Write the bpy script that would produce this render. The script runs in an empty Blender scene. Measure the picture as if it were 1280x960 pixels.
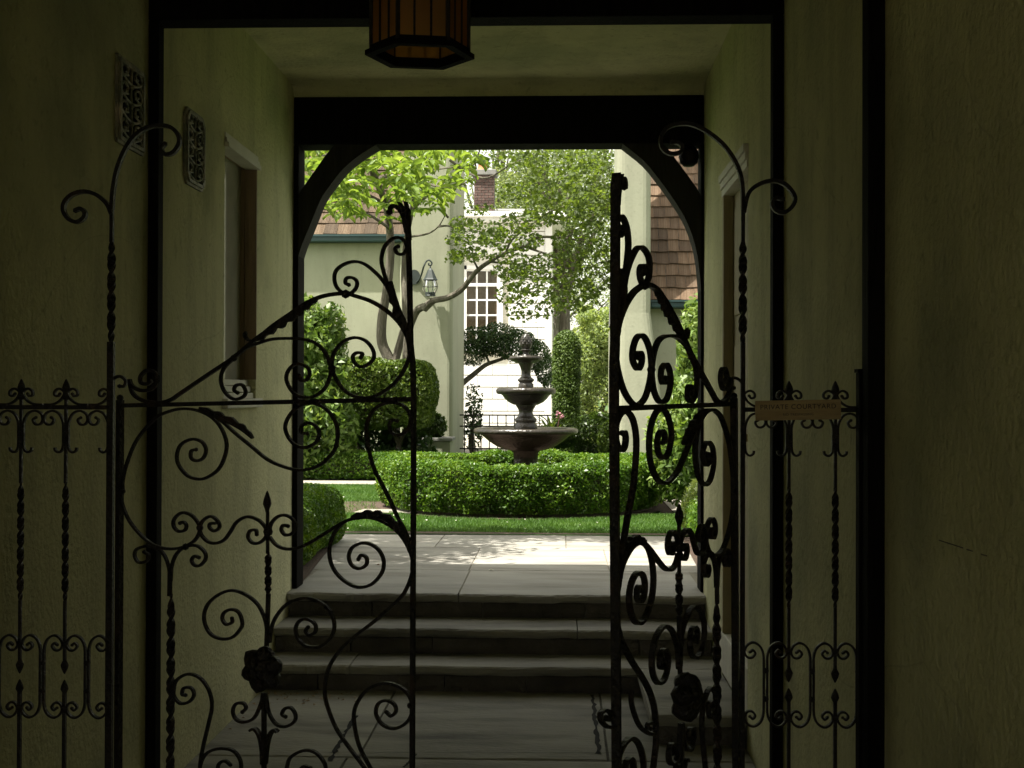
import bpy, bmesh, math, random
import numpy as np
from mathutils import Vector, Matrix
random.seed(7); rng = np.random.default_rng(7)
S = bpy.context.scene; COL = S.collection
PI = math.pi

# ------------------------------------------------------------------ camera
F, CX, CY, VX, VY, ROLL, EYE = 1600.0, 640.0, 480.0, 700.0, 492.0, 0.0030, 1.6
YAW = math.atan((VX-CX)/F); PIT = math.atan((VY-CY)/F)
def ray(px, py):
    x = px-CX; y = -(py-CY)
    c, s = math.cos(ROLL), math.sin(ROLL); x, y = c*x-s*y, s*x+c*y
    d = Vector((x, F, y))
    c, s = math.cos(PIT), math.sin(PIT); d = Vector((d.x, c*d.y-s*d.z, s*d.y+c*d.z))
    c, s = math.cos(YAW), math.sin(YAW); return Vector((c*d.x-s*d.y, s*d.x+c*d.y, d.z))
def at(px, py, Y):
    r = ray(px, py); r = r*(Y/r.y); return Vector((r.x, Y, r.z+EYE))
def atX(px, py, X):
    r = ray(px, py); r = r*(X/r.x); return Vector((X, r.y, r.z+EYE))
fw = ray(CX, CY).normalized(); rt = (ray(CX+1, CY)-ray(CX, CY)).normalized(); up = rt.cross(fw)
cam = bpy.data.cameras.new('camera'); co = bpy.data.objects.new('camera', cam); COL.objects.link(co)
co.matrix_world = Matrix(((rt.x, up.x, -fw.x, 0), (rt.y, up.y, -fw.y, 0), (rt.z, up.z, -fw.z, EYE), (0, 0, 0, 1)))
cam.sensor_width = 36; cam.lens = F/1280*36; cam.clip_start = .05; cam.clip_end = 2000
S.camera = co

# ------------------------------------------------------------------ world, sun, exposure
SUN_EL, SUN_AZ = 67.0, -124.0      # azimuth from +Y, clockwise seen from above; the sun stands behind left of the camera
w = bpy.data.worlds.new('World'); S.world = w; w.use_nodes = True
nt = w.node_tree; sky = nt.nodes.new('ShaderNodeTexSky'); sky.sky_type = 'NISHITA'; sky.sun_disc = False
sky.sun_elevation = math.radians(SUN_EL); sky.sun_rotation = math.radians(SUN_AZ); sky.air_density = 1.0; sky.dust_density = 2.5
hs = nt.nodes.new('ShaderNodeHueSaturation'); hs.inputs['Saturation'].default_value = .30; nt.links.new(sky.outputs[0], hs.inputs['Color'])   # thin bright cloud: a nearly white sky
wm = nt.nodes.new('ShaderNodeVectorMath'); wm.operation = 'MULTIPLY'; wm.inputs[1].default_value = (1.06, 1.0, .86); nt.links.new(hs.outputs[0], wm.inputs[0]); nt.links.new(wm.outputs[0], nt.nodes['Background'].inputs[0]); nt.nodes['Background'].inputs[1].default_value = .15
ld = bpy.data.lights.new('sun', 'SUN'); ld.energy = 4.6; ld.angle = math.radians(.5); ld.color = (1, .95, .86)
lo = bpy.data.objects.new('sun', ld); COL.objects.link(lo)
el, az = math.radians(SUN_EL), math.radians(SUN_AZ)
sd = Vector((math.sin(az)*math.cos(el), math.cos(az)*math.cos(el), math.sin(el)))
lo.rotation_euler = (-sd).to_track_quat('-Z', 'Y').to_euler()
S.view_settings.view_transform = 'Standard'; S.view_settings.look = 'None'; S.view_settings.exposure = 1.38; S.view_settings.gamma = 1
S.cycles.use_denoising = True; S.cycles.max_bounces = 10; S.cycles.diffuse_bounces = 7; S.cycles.transparent_max_bounces = 12
S.cycles.caustics_reflective = False; S.cycles.caustics_refractive = False

# ------------------------------------------------------------------ materials
def mat(name, c1, c2=None, scale=6, rough=.75, bump=.0, bscale=None, detail=6, metal=0, spec=.5, c3=None, s3=1.2, stretch=None, island=0.0):
    m = bpy.data.materials.new(name); m.use_nodes = True; n = m.node_tree.nodes; l = m.node_tree.links
    b = n['Principled BSDF']; b.inputs['Roughness'].default_value = rough; b.inputs['Metallic'].default_value = metal
    b.inputs['Specular IOR Level'].default_value = spec
    tc = n.new('ShaderNodeTexCoord'); src = tc.outputs['Object']
    if stretch:
        mp = n.new('ShaderNodeMapping'); mp.inputs['Scale'].default_value = stretch; l.new(src, mp.inputs[0]); src = mp.outputs[0]
    c2 = c2 or tuple(x*.75 for x in c1)
    nz = n.new('ShaderNodeTexNoise'); nz.inputs['Scale'].default_value = scale; nz.inputs['Detail'].default_value = detail; l.new(src, nz.inputs[0])
    r = n.new('ShaderNodeMapRange'); r.inputs[1].default_value = .33; r.inputs[2].default_value = .67; l.new(nz.outputs[0], r.inputs[0])
    mx = n.new('ShaderNodeMix'); mx.data_type = 'RGBA'; mx.inputs[6].default_value = (*c1, 1); mx.inputs[7].default_value = (*c2, 1); l.new(r.outputs[0], mx.inputs[0])
    out = mx.outputs[2]
    if c3:
        n3 = n.new('ShaderNodeTexNoise'); n3.inputs['Scale'].default_value = s3; n3.inputs['Detail'].default_value = 8; l.new(src, n3.inputs[0])
        r3 = n.new('ShaderNodeMapRange'); r3.inputs[1].default_value = .5; r3.inputs[2].default_value = .75; l.new(n3.outputs[0], r3.inputs[0])
        m3 = n.new('ShaderNodeMix'); m3.data_type = 'RGBA'; l.new(r3.outputs[0], m3.inputs[0]); l.new(out, m3.inputs[6]); m3.inputs[7].default_value = (*c3, 1); out = m3.outputs[2]
    if island:
        oi = n.new('ShaderNodeObjectInfo'); mm = n.new('ShaderNodeMapRange'); mm.inputs[3].default_value = 1-island; mm.inputs[4].default_value = 1+island
        l.new(oi.outputs['Random'], mm.inputs[0]); vm = n.new('ShaderNodeVectorMath'); vm.operation = 'SCALE'; l.new(out, vm.inputs[0]); l.new(mm.outputs[0], vm.inputs['Scale']); out = vm.outputs[0]
    l.new(out, b.inputs['Base Color'])
    if bump:
        bn = n.new('ShaderNodeTexNoise'); bn.inputs['Scale'].default_value = bscale or scale*4; bn.inputs['Detail'].default_value = 8; l.new(src, bn.inputs[0])
        bp = n.new('ShaderNodeBump'); bp.inputs['Strength'].default_value = bump; bp.inputs['Distance'].default_value = .02; l.new(bn.outputs[0], bp.inputs['Height']); l.new(bp.outputs[0], b.inputs['Normal'])
    return m
def leafmat(name, ca, cb, cc, rough=.42, trans=.35, clump=1.6):
    m = bpy.data.materials.new(name); m.use_nodes = True; n = m.node_tree.nodes; l = m.node_tree.links
    b = n['Principled BSDF']; b.inputs['Roughness'].default_value = rough
    g = n.new('ShaderNodeNewGeometry'); cr = n.new('ShaderNodeValToRGB')
    e = cr.color_ramp.elements; e[0].color = (*ca, 1); e[1].color = (*cc, 1); x = e.new(.5); x.color = (*cb, 1)
    tc = n.new('ShaderNodeTexCoord'); nz = n.new('ShaderNodeTexNoise'); nz.inputs['Scale'].default_value = clump; nz.inputs['Detail'].default_value = 4; l.new(tc.outputs['Object'], nz.inputs[0])
    a = n.new('ShaderNodeMath'); a.operation = 'MULTIPLY_ADD'; l.new(g.outputs['Random Per Island'], a.inputs[0]); a.inputs[1].default_value = .55
    s = n.new('ShaderNodeMapRange'); s.inputs[1].default_value = .3; s.inputs[2].default_value = .7; s.inputs[4].default_value = .45; l.new(nz.outputs[0], s.inputs[0]); l.new(s.outputs[0], a.inputs[2])
    l.new(a.outputs[0], cr.inputs[0]); l.new(cr.outputs[0], b.inputs['Base Color'])
    t = n.new('ShaderNodeBsdfTranslucent'); vm = n.new('ShaderNodeVectorMath'); vm.operation = 'MULTIPLY'; l.new(cr.outputs[0], vm.inputs[0]); vm.inputs[1].default_value = (1.55, 1.5, .75); l.new(vm.outputs[0], t.inputs[0])
    ms = n.new('ShaderNodeMixShader'); ms.inputs[0].default_value = trans; l.new(b.outputs[0], ms.inputs[1]); l.new(t.outputs[0], ms.inputs[2])
    l.new(ms.outputs[0], n['Material Output'].inputs[0]); return m
M = {}
M['plaster'] = mat('plaster', (.63, .61, .36), (.55, .535, .315), 2.2, .9, .6, 45, c3=(.34, .34, .21), s3=1.5, spec=.2)
def weather(m, stain, amt, streak=(2.2, 2.2, .35), crack=0.0):
    n = m.node_tree.nodes; l = m.node_tree.links; b = n['Principled BSDF']; src = b.inputs['Base Color'].links[0].from_socket; tc = n.new('ShaderNodeTexCoord')
    mp = n.new('ShaderNodeMapping'); mp.inputs['Scale'].default_value = streak; l.new(tc.outputs['Object'], mp.inputs[0])
    nz = n.new('ShaderNodeTexNoise'); nz.inputs['Scale'].default_value = 1.7; nz.inputs['Detail'].default_value = 9; nz.inputs['Roughness'].default_value = .68; l.new(mp.outputs[0], nz.inputs[0])
    r = n.new('ShaderNodeMapRange'); r.inputs[1].default_value = .48; r.inputs[2].default_value = .72; r.inputs[4].default_value = amt; l.new(nz.outputs[0], r.inputs[0])
    mx = n.new('ShaderNodeMix'); mx.data_type = 'RGBA'; l.new(r.outputs[0], mx.inputs[0]); l.new(src, mx.inputs[6]); mx.inputs[7].default_value = (*stain, 1); out = mx.outputs[2]
    f = n.new('ShaderNodeTexNoise'); f.inputs['Scale'].default_value = 24; f.inputs['Detail'].default_value = 5; l.new(tc.outputs['Object'], f.inputs[0])
    fr_ = n.new('ShaderNodeMapRange'); fr_.inputs[1].default_value = .60; fr_.inputs[2].default_value = .70; fr_.inputs[4].default_value = amt*.7; l.new(f.outputs[0], fr_.inputs[0])
    m2 = n.new('ShaderNodeMix'); m2.data_type = 'RGBA'; l.new(fr_.outputs[0], m2.inputs[0]); l.new(out, m2.inputs[6]); m2.inputs[7].default_value = (*stain, 1); out = m2.outputs[2]
    if crack:
        v = n.new('ShaderNodeTexVoronoi'); v.feature = 'DISTANCE_TO_EDGE'; v.inputs['Scale'].default_value = .9; w_ = n.new('ShaderNodeVectorMath'); w_.operation = 'ADD'
        wn_ = n.new('ShaderNodeTexNoise'); wn_.inputs['Scale'].default_value = 5; l.new(tc.outputs['Object'], w_.inputs[0]); l.new(wn_.outputs['Color'], w_.inputs[1]); l.new(w_.outputs[0], v.inputs['Vector'])
        c = n.new('ShaderNodeMapRange'); c.inputs[1].default_value = .0; c.inputs[2].default_value = .0035; c.inputs[3].default_value = crack; c.inputs[4].default_value = 0; l.new(v.outputs['Distance'], c.inputs[0])
        m4 = n.new('ShaderNodeMix'); m4.data_type = 'RGBA'; l.new(c.outputs[0], m4.inputs[0]); l.new(out, m4.inputs[6]); m4.inputs[7].default_value = tuple(x*.5 for x in stain)+(1,); out = m4.outputs[2]
    l.new(out, b.inputs['Base Color'])
weather(M['plaster'], (.27, .26, .155), .5, crack=.22)
M['ext_plaster'] = mat('exterior plaster', (.34, .35, .255), (.30, .31, .225), 1.4, .9, .10, 30, c3=(.29, .29, .215), s3=.9, spec=.25)
weather(M['ext_plaster'], (.20, .21, .15), .45)
M['iron'] = mat('black iron', (.009, .008, .007), (.015, .012, .009), 40, .42, .6, 90, spec=.32, c3=(.030, .015, .009), s3=14)
M['timber'] = mat('black timber', (.0055, .005, .0045), (.011, .010, .009), 5, .75, .5, 20, stretch=(6, 6, .6), spec=.04)
M['timber_lit'] = mat('lit black timber', (.022, .021, .018), (.035, .033, .028), 5, .8, .5, 20, stretch=(6, 6, .6), spec=.15)  # lighter copy of the black timber, daylight on the braces put into colour
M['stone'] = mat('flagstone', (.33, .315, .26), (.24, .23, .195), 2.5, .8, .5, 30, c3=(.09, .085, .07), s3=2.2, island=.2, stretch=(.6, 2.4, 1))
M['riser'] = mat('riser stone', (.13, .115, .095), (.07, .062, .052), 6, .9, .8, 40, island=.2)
M['patio'] = mat('patio stone', (.335, .32, .275), (.25, .24, .21), 2.2, .75, .4, 24, c3=(.15, .135, .11), s3=1.9, island=.2, stretch=(.7, 2.6, 1))
M['mortar'] = mat('mortar', (.16, .15, .12), (.09, .085, .07), 20, .95, .5, 60)
M['shingle'] = mat('cedar shingle', (.20, .125, .07), (.12, .078, .045), 5, .85, .9, 30, island=.38, stretch=(9, 9, .8), c3=(.28, .20, .13), s3=2)
M['shingle_shade'] = mat('shaded cedar shingle', (.115, .075, .042), (.07, .048, .028), 5, .85, .9, 30, island=.38, stretch=(9, 9, .8), c3=(.17, .125, .08), s3=2)  # cedar shingle darkened to carry the tree shade over the left roof
M['gutter'] = mat('teal gutter', (.02, .055, .056), (.018, .045, .046), 8, .5)
M['white'] = mat('white paint', (.74, .74, .71), (.68, .68, .65), 5, .7, .1, 30)
M['offwhite'] = mat('old white trim', (.62, .60, .50), (.52, .50, .42), 8, .6, .2, 40)
M['brownpaint'] = mat('brown painted wood', (.36, .31, .17), (.30, .25, .14), 5, .7, .2, 30, stretch=(8, 8, .8))
M['tan'] = mat('tan window frame', (.30, .21, .12), (.24, .17, .10), 6, .6, .2, 30, stretch=(6, 6, .8))
M['curtain'] = mat('brown curtain', (.25, .16, .11), (.19, .12, .08), 9, .95, .4, 20, stretch=(10, 10, 1))
M['brick'] = mat('red brick', (.13, .072, .06), (.085, .06, .05), 3, .9, .5, 30, c3=(.08, .07, .06), s3=2.5, island=.3)
M['terracotta'] = mat('terracotta', (.50, .22, .10), (.42, .18, .08), 6, .85, .2)
M['ridge'] = mat('lead grey roofing', (.22, .22, .2), (.16, .16, .15), 6, .8)
M['fstone'] = mat('fountain bronze stone', (.027, .0225, .0155), (.016, .0135, .0095), 7, .30, .4, 30, c3=(.055, .044, .031), s3=4)
M['bark'] = mat('bark', (.12, .105, .078), (.075, .065, .048), 8, .9, .8, 30, c3=(.19, .175, .135), s3=5, stretch=(3, 3, .8))
M['darkbark'] = mat('dark bark', (.09, .075, .055), (.05, .042, .03), 8, .9, .8, 30)
M['soil'] = mat('soil', (.085, .055, .036), (.05, .034, .023), 14, .95, 1, 60)
M['lawn'] = mat('lawn ground', (.045, .10, .014), (.03, .07, .01), 8, .95, .8, 90)
M['pathstone'] = mat('pale path', (.33, .30, .25), (.24, .22, .18), 9, .9, .5, 40)
M['brass'] = mat('brass plaque', (.36, .27, .12), (.27, .19, .08), 12, .5, .2, 60, metal=.25, stretch=(.6, 1, 6))
M['ink'] = mat('dark engraved letters', (.02, .012, .006), (.03, .02, .01), 10, .7)
M['cast'] = mat('cast vent metal', (.22, .21, .13), (.12, .13, .08), 30, .5, .5, 80, c3=(.55, .46, .33), s3=10)
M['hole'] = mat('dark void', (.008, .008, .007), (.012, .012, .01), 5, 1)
M['patina'] = mat('lamp hood patina', (.030, .040, .037), (.02, .03, .027), 14, .6)
M['flower'] = mat('pink petals', (.62, .22, .30), (.72, .4, .45), 20, .7)
M['dry'] = mat('dry leaf', (.26, .15, .07), (.38, .3, .2), 20, .8)
M['grass'] = leafmat('grass blades', (.03, .085, .008), (.06, .14, .012), (.11, .20, .025), .6, .3, 2.5)
M['box'] = leafmat('clipped hedge leaves', (.032, .085, .008), (.080, .165, .014), (.20, .30, .035), .42, .35, 2.5)
M['boxdark'] = leafmat('dense hedge leaves', (.028, .055, .010), (.055, .10, .014), (.10, .17, .025), .38, .25, 2)
M['shrub'] = leafmat('shrub leaves', (.045, .085, .012), (.095, .155, .02), (.26, .33, .08), .46, .3, 2)
M['magnolia'] = leafmat('magnolia leaves', (.09, .155, .03), (.16, .24, .045), (.27, .35, .10), .38, .45, 1.5)
M['maple'] = leafmat('maple leaves', (.05, .085, .014), (.09, .135, .025), (.15, .21, .045), .5, .58, 1.1)
M['far'] = leafmat('distant leaves', (.09, .13, .05), (.15, .20, .08), (.26, .31, .14), .5, .5, .4)
M['lightshrub'] = leafmat('light shrub leaves', (.06, .115, .02), (.13, .21, .04), (.30, .38, .12), .45, .35, 2)
M['bright'] = leafmat('bright bush leaves', (.13, .19, .06), (.22, .29, .10), (.37, .42, .19), .45, .45, .9)
M['cypress'] = leafmat('cypress sprays', (.036, .07, .007), (.065, .115, .011), (.11, .165, .02), .6, .2, 3)
M['topiary'] = leafmat('topiary leaves', (.02, .045, .012), (.04, .085, .02), (.09, .15, .045), .35, .2, 3)
def glassmat(name, col, rough, alpha=None, trans=0.0):
    m = bpy.data.materials.new(name); m.use_nodes = True; n = m.node_tree.nodes; l = m.node_tree.links; b = n['Principled BSDF']
    b.inputs['Roughness'].default_value = rough; b.inputs['Specular IOR Level'].default_value = .9
    nz = n.new('ShaderNodeTexNoise'); nz.inputs['Scale'].default_value = 7; tc = n.new('ShaderNodeTexCoord'); l.new(tc.outputs['Object'], nz.inputs[0])
    mx = n.new('ShaderNodeMix'); mx.data_type = 'RGBA'; mx.inputs[6].default_value = (*col, 1); mx.inputs[7].default_value = (*[c*.6 for c in col], 1); l.new(nz.outputs[0], mx.inputs[0]); l.new(mx.outputs[2], b.inputs['Base Color'])
    if trans:
        t = n.new('ShaderNodeBsdfTranslucent'); l.new(mx.outputs[2], t.inputs[0]); ms = n.new('ShaderNodeMixShader'); ms.inputs[0].default_value = trans
        l.new(b.outputs[0], ms.inputs[1]); l.new(t.outputs[0], ms.inputs[2]); l.new(ms.outputs[0], n['Material Output'].inputs[0])
    return m
M['amber'] = glassmat('amber glass', (.88, .60, .24), .35, trans=.85)
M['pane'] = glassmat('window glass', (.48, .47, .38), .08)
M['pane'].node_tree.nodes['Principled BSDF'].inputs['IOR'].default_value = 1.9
def clearglass():
    m = bpy.data.materials.new('thin clear glass'); m.use_nodes = True; n = m.node_tree.nodes; l = m.node_tree.links
    g = n.new('ShaderNodeBsdfGlossy'); g.inputs['Roughness'].default_value = .05; t = n.new('ShaderNodeBsdfTransparent'); t.inputs[0].default_value = (.93, .96, .92, 1)
    fr = n.new('ShaderNodeFresnel'); fr.inputs[0].default_value = 1.5; ms = n.new('ShaderNodeMixShader'); l.new(fr.outputs[0], ms.inputs[0]); l.new(t.outputs[0], ms.inputs[1]); l.new(g.outputs[0], ms.inputs[2]); l.new(ms.outputs[0], n['Material Output'].inputs[0])
    return m
M['clear'] = clearglass()

# ------------------------------------------------------------------ object helpers
def tag(o, label=None, cat=None, group=None, kind=None):
    if label: o['label'] = label
    if cat: o['category'] = cat
    if group: o['group'] = group
    if kind: o['kind'] = kind
    return o
def empty(name, loc=(0, 0, 0), rz=0, label=None, cat=None, group=None, kind=None):
    o = bpy.data.objects.new(name, None); COL.objects.link(o); o.location = loc; o.rotation_euler = (0, 0, rz); o.empty_display_size = .1
    return tag(o, label, cat, group, kind)
def mk(name, V, Fc, m, parent=None, smooth=False):
    me = bpy.data.meshes.new(name); me.from_pydata([tuple(v) for v in V], [], Fc); me.materials.append(M[m] if isinstance(m, str) else m)
    if smooth: me.shade_smooth()
    me.update(); o = bpy.data.objects.new(name, me); COL.objects.link(o); o.parent = parent; return o
def dup(o, parent, loc=None, rot=None):
    c = o.copy(); COL.objects.link(c); c.parent = parent
    if loc is not None: c.location = loc
    if rot is not None: c.rotation_euler = rot
    return c
class G:
    def __init__(s): s.v = []; s.f = []
    def add(s, V, Fc):
        k = len(s.v); s.v += [tuple(v) for v in V]; s.f += [tuple(i+k for i in f) for f in Fc]
    def box(s, a, b, bev=0.0):
        x0, y0, z0 = a; x1, y1, z1 = b
        if bev <= 0:
            s.add([(x0, y0, z0), (x1, y0, z0), (x1, y1, z0), (x0, y1, z0), (x0, y0, z1), (x1, y0, z1), (x1, y1, z1), (x0, y1, z1)],
                  [(0, 3, 2, 1), (4, 5, 6, 7), (0, 1, 5, 4), (1, 2, 6, 5), (2, 3, 7, 6), (3, 0, 4, 7)])
        else:
            bm = bmesh.new(); bmesh.ops.create_cube(bm, size=1); 
            for v in bm.verts: v.co = Vector(((x0+x1)/2+v.co.x*(x1-x0), (y0+y1)/2+v.co.y*(y1-y0), (z0+z1)/2+v.co.z*(z1-z0)))
            bmesh.ops.bevel(bm, geom=bm.edges[:], offset=bev, segments=2, affect='EDGES', profile=.5)
            bm.verts.index_update(); s.add([v.co for v in bm.verts], [[v.index for v in f.verts] for f in bm.faces]); bm.free()
    def lathe(s, prof, n=24, c=(0, 0, 0), wob=0):
        V = []; Fc = []; m = len(prof)
        for i in range(n):
            a = 2*PI*i/n
            for r, z in prof: V.append((c[0]+r*math.cos(a), c[1]+r*math.sin(a), c[2]+z))
        for i in range(n):
            j = (i+1) % n
            for k in range(m-1): Fc.append((i*m+k, j*m+k, j*m+k+1, i*m+k+1))
        s.add(V, Fc)
    def tube(s, P, R, n=8, cap=True):
        P = [Vector(p) for p in P]; R = [R]*len(P) if not hasattr(R, '__len__') else [float(q) for q in R]
        V = []; Fc = []; ref = Vector((0, 1, 0.001))
        for i, p in enumerate(P):
            t = (P[min(i+1, len(P)-1)]-P[max(i-1, 0)]).normalized()
            a = t.cross(ref)
            if a.length < .05: a = t.cross(Vector((1, 0, 0)))
            a.normalize(); b = a.cross(t); 
            for k in range(n):
                q = 2*PI*k/n; V.append(p+R[i]*(a*math.cos(q)+b*math.sin(q)))
        for i in range(len(P)-1):
            for k in range(n): Fc.append((i*n+k, i*n+(k+1) % n, (i+1)*n+(k+1) % n, (i+1)*n+k))
        if cap: Fc.append(tuple(range(n))); Fc.append(tuple(range((len(P)-1)*n+n-1, (len(P)-1)*n-1, -1)))
        s.add(V, Fc)
    def prism(s, poly, y0, y1):       # polygon in x,z extruded along y
        n = len(poly); V = [(x, y0, z) for x, z in poly]+[(x, y1, z) for x, z in poly]
        Fc = [tuple(range(n)), tuple(range(2*n-1, n-1, -1))]+[(i, n+i, n+(i+1) % n, (i+1) % n) for i in range(n)]
        s.add(V, Fc)
    def strip(s, A, B, y0, y1):       # band between two polylines in x,z, extruded along y
        n = len(A); V = [(x, y0, z) for x, z in A]+[(x, y0, z) for x, z in B]+[(x, y1, z) for x, z in A]+[(x, y1, z) for x, z in B]
        Fc = []
        for i in range(n-1):
            Fc += [(i, i+1, n+i+1, n+i), (2*n+i, 3*n+i, 3*n+i+1, 2*n+i+1), (i, 2*n+i, 2*n+i+1, i+1), (n+i, n+i+1, 3*n+i+1, 3*n+i)]
        Fc += [(0, n, 3*n, 2*n), (n-1, 3*n-1, 4*n-1, 2*n-1)]
        s.add(V, Fc)
    def out(s, name, m, parent=None, smooth=False, mirror=False):
        V = [(-x, y, z) for x, y, z in s.v] if mirror else s.v; Fc = [f[::-1] for f in s.f] if mirror else s.f
        return mk(name, V, Fc, m, parent, smooth)
def boxo(name, a, b, m, parent=None, bev=0): g = G(); g.box(a, b, bev); return g.out(name, m, parent)
def cr(P, k=5):
    P = [Vector(p) for p in P]; Q = [P[0]*2-P[1]]+P+[P[-1]*2-P[-2]]; out = []
    for i in range(1, len(Q)-2):
        a, b, c, d = Q[i-1:i+3]
        for j in range(k):
            t = j/k; out.append(.5*((2*b)+(c-a)*t+(2*a-5*b+4*c-d)*t*t+(3*b-a-3*c+d)*t**3))
    out.append(P[-1]); return out

# ------------------------------------------------------------------ ground and far setting
Z1 = .43
tag(mk('terrain', [(-400, -200, -.06), (400, -200, -.06), (400, 700, -.06), (-400, 700, -.06)], [(0, 1, 2, 3)], 'pathstone'), kind='structure')  # ground coloured as pale paving to bounce light in at the rear opening
tag(boxo('lawn', (-60, 7.79, .0), (60, 300, Z1-.008), 'lawn'), kind='structure')

# ------------------------------------------------------------------ the passage building
XL, XR, YA, ZC = -1.60, .85, 7.6, 3.44
B = empty('passage_building', (-.375, 0, 0), 0, 'dark cream-plastered passage with black timber posts and an arched opening onto the garden', 'building')
B.location = (0, 0, 0)
WY0, WY1, WZ0, WZ1 = 6.04, 6.68, 1.57, 2.84     # window opening in the left wall
g = G()
g.box((XL-.35, -3.1, -.05), (XL, WY0, ZC+.1)); g.box((XL-.35, WY1, -.05), (XL, YA+.2, ZC+.1)); g.box((XL-.35, WY0, -.05), (XL, WY1, WZ0)); g.box((XL-.35, WY0, WZ1), (XL, WY1, ZC+.1))
g.out('wall', 'plaster', B)
DY0, DY1, DZ0, DZ1 = 5.83, 6.72, .36, 2.70
g = G()
g.box((XR, -3.1, -.05), (XR+.35, DY0, ZC+.1)); g.box((XR, DY1, -.05), (XR+.35, YA+.2, ZC+.1)); g.box((XR, DY0, DZ1), (XR+.35, DY1, ZC+.1)); g.box((XR+.12, DY0, -.05), (XR+.35, DY1, DZ0-.21))
g.out('wall', 'plaster', B)
# ceiling with a coved end over the beam
g = G(); g.box((XL, -3.1, ZC), (XR, YA+.2, ZC+.12)); g.out('ceiling', 'plaster', B)
prof = [(YA-.001, 3.372), (YA-.012, 3.40), (YA-.05, 3.425), (YA-.14, ZC-.002), (YA-.001, ZC-.002)]
g = G(); V = [(XL+.002, y, z) for y, z in prof]+[(XR-.002, y, z) for y, z in prof]; n = 5
g.add(V, [tuple(range(n)), tuple(range(2*n-1, n-1, -1))]+[(i, (i+1) % n, n+(i+1) % n, n+i) for i in range(n)]); g.out('cove', 'plaster', B)
boxo('lintel', (XL+.002, YA+.001, 3.373), (XR-.002, YA+.199, ZC-.001), 'plaster', B)
# end wall behind the camera, its unseen opening shaped to light the right wall
g = G(); g.box((XL-.35, -3.1, -.05), (-1.52, -2.8, ZC+.1)); g.box((-.15, -3.1, -.05), (XR+.35, -2.8, ZC+.1)); g.box((-1.52, -3.1, 3.0), (-.15, -2.8, ZC+.1)); g.out('wall', 'plaster', B)
# unseen outer masses and roof, sized to block daylight and shade the patio edge
g = G(); g.box((-7, -3.1, -.05), (XL-.352, YA+.2, 3.84)); g.box((XR+.352, -3.1, -.05), (6, YA+.2, 3.84)); g.box((XL-.352, -3.1, ZC+.121), (XR+.352, YA+.2, 3.84)); g.out('outer_mass', 'ext_plaster', B)
g = G(); V = []
for y in (-3.4, YA+.28): V += [(-7.3, y, 3.842), (6.3, y, 3.842), (6.3, y, 3.92), (-.5, y, 4.3), (-7.3, y, 3.92)]
g.add(V, [(0, 1, 2, 3, 4), (9, 8, 7, 6, 5), (0, 5, 6, 1), (1, 6, 7, 2), (2, 7, 8, 3), (3, 8, 9, 4), (4, 9, 5, 0)]); g.out('roof', 'shingle', B)
# arch frame: beam, posts, curved braces
g = G(); g.box((XL+.003, YA, 3.087), (XR-.003, YA+.2, 3.372), .006); g.out('beam', 'timber', B)
g = G(); g.box((XL+.002, YA+.002, Z1+.001), (XL+.032, YA+.19, 3.085), .004); g.out('post', 'timber', B)
g = G(); g.box((XR-.018, YA+.002, Z1+.001), (XR-.002, YA+.19, 3.085), .004); g.out('post', 'timber', B)
inner = [(470, 178), (447.5, 195), (429, 210.6), (415, 228), (402, 246.5), (393, 267), (385, 287), (377, 306), (371.5, 325), (368, 350), (366.5, 380), (365.5, 405)]
outer = [(418, 178), (408, 192), (396, 209), (384, 226), (374, 241), (369, 251), (367, 262), (366, 280), (365.5, 300), (365, 330), (364.5, 370), (364.5, 400)]
Bp = lambda L: [(at(x, y, YA).x, min(at(x, y, YA).z, 3.086)) for x, y in L]
g = G(); g.strip([tuple(p) for p in cr([Vector(p) for p in Bp(inner)], 3)], [tuple(p) for p in cr([Vector(p) for p in Bp(outer)], 3)], YA+.006, YA+.186); g.out('brace', 'timber_lit', B)
inner = [(778, 177), (805, 201), (824, 224), (840, 246), (856, 271.5), (866, 296), (872, 320), (875, 345), (877, 375), (878, 405)]
outer = [(828, 177), (836, 187), (848, 203), (862, 222), (874, 240), (877.5, 258), (878.3, 290), (878.6, 320), (878.9, 360), (879, 400)]
g = G(); g.strip([tuple(p) for p in cr([Vector(p) for p in Bp(inner)], 3)], [tuple(p) for p in cr([Vector(p) for p in Bp(outer)], 3)], YA+.006, YA+.186); g.out('brace', 'timber_lit', B)
# inner portal, and the post beside the gate
boxo('post', (XL+.001, 4.9, .001), (XL+.042, 4.965, 3.044), 'timber', B, .003)
boxo('post', (XR-.042, 4.9, .001), (XR-.001, 4.965, 3.044), 'timber', B, .003)
boxo('beam', (XL+.001, 4.895, 3.045), (XR-.001, 5.02, 3.24), 'timber', B, .005)
boxo('post', (XR-.045, 3.38, .001), (XR-.001, 3.45, ZC-.002), 'timber', B, .003)
boxo('post', (XL+.001, 3.38, .001), (XL+.045, 3.45, ZC-.002), 'timber', B, .003)
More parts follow.
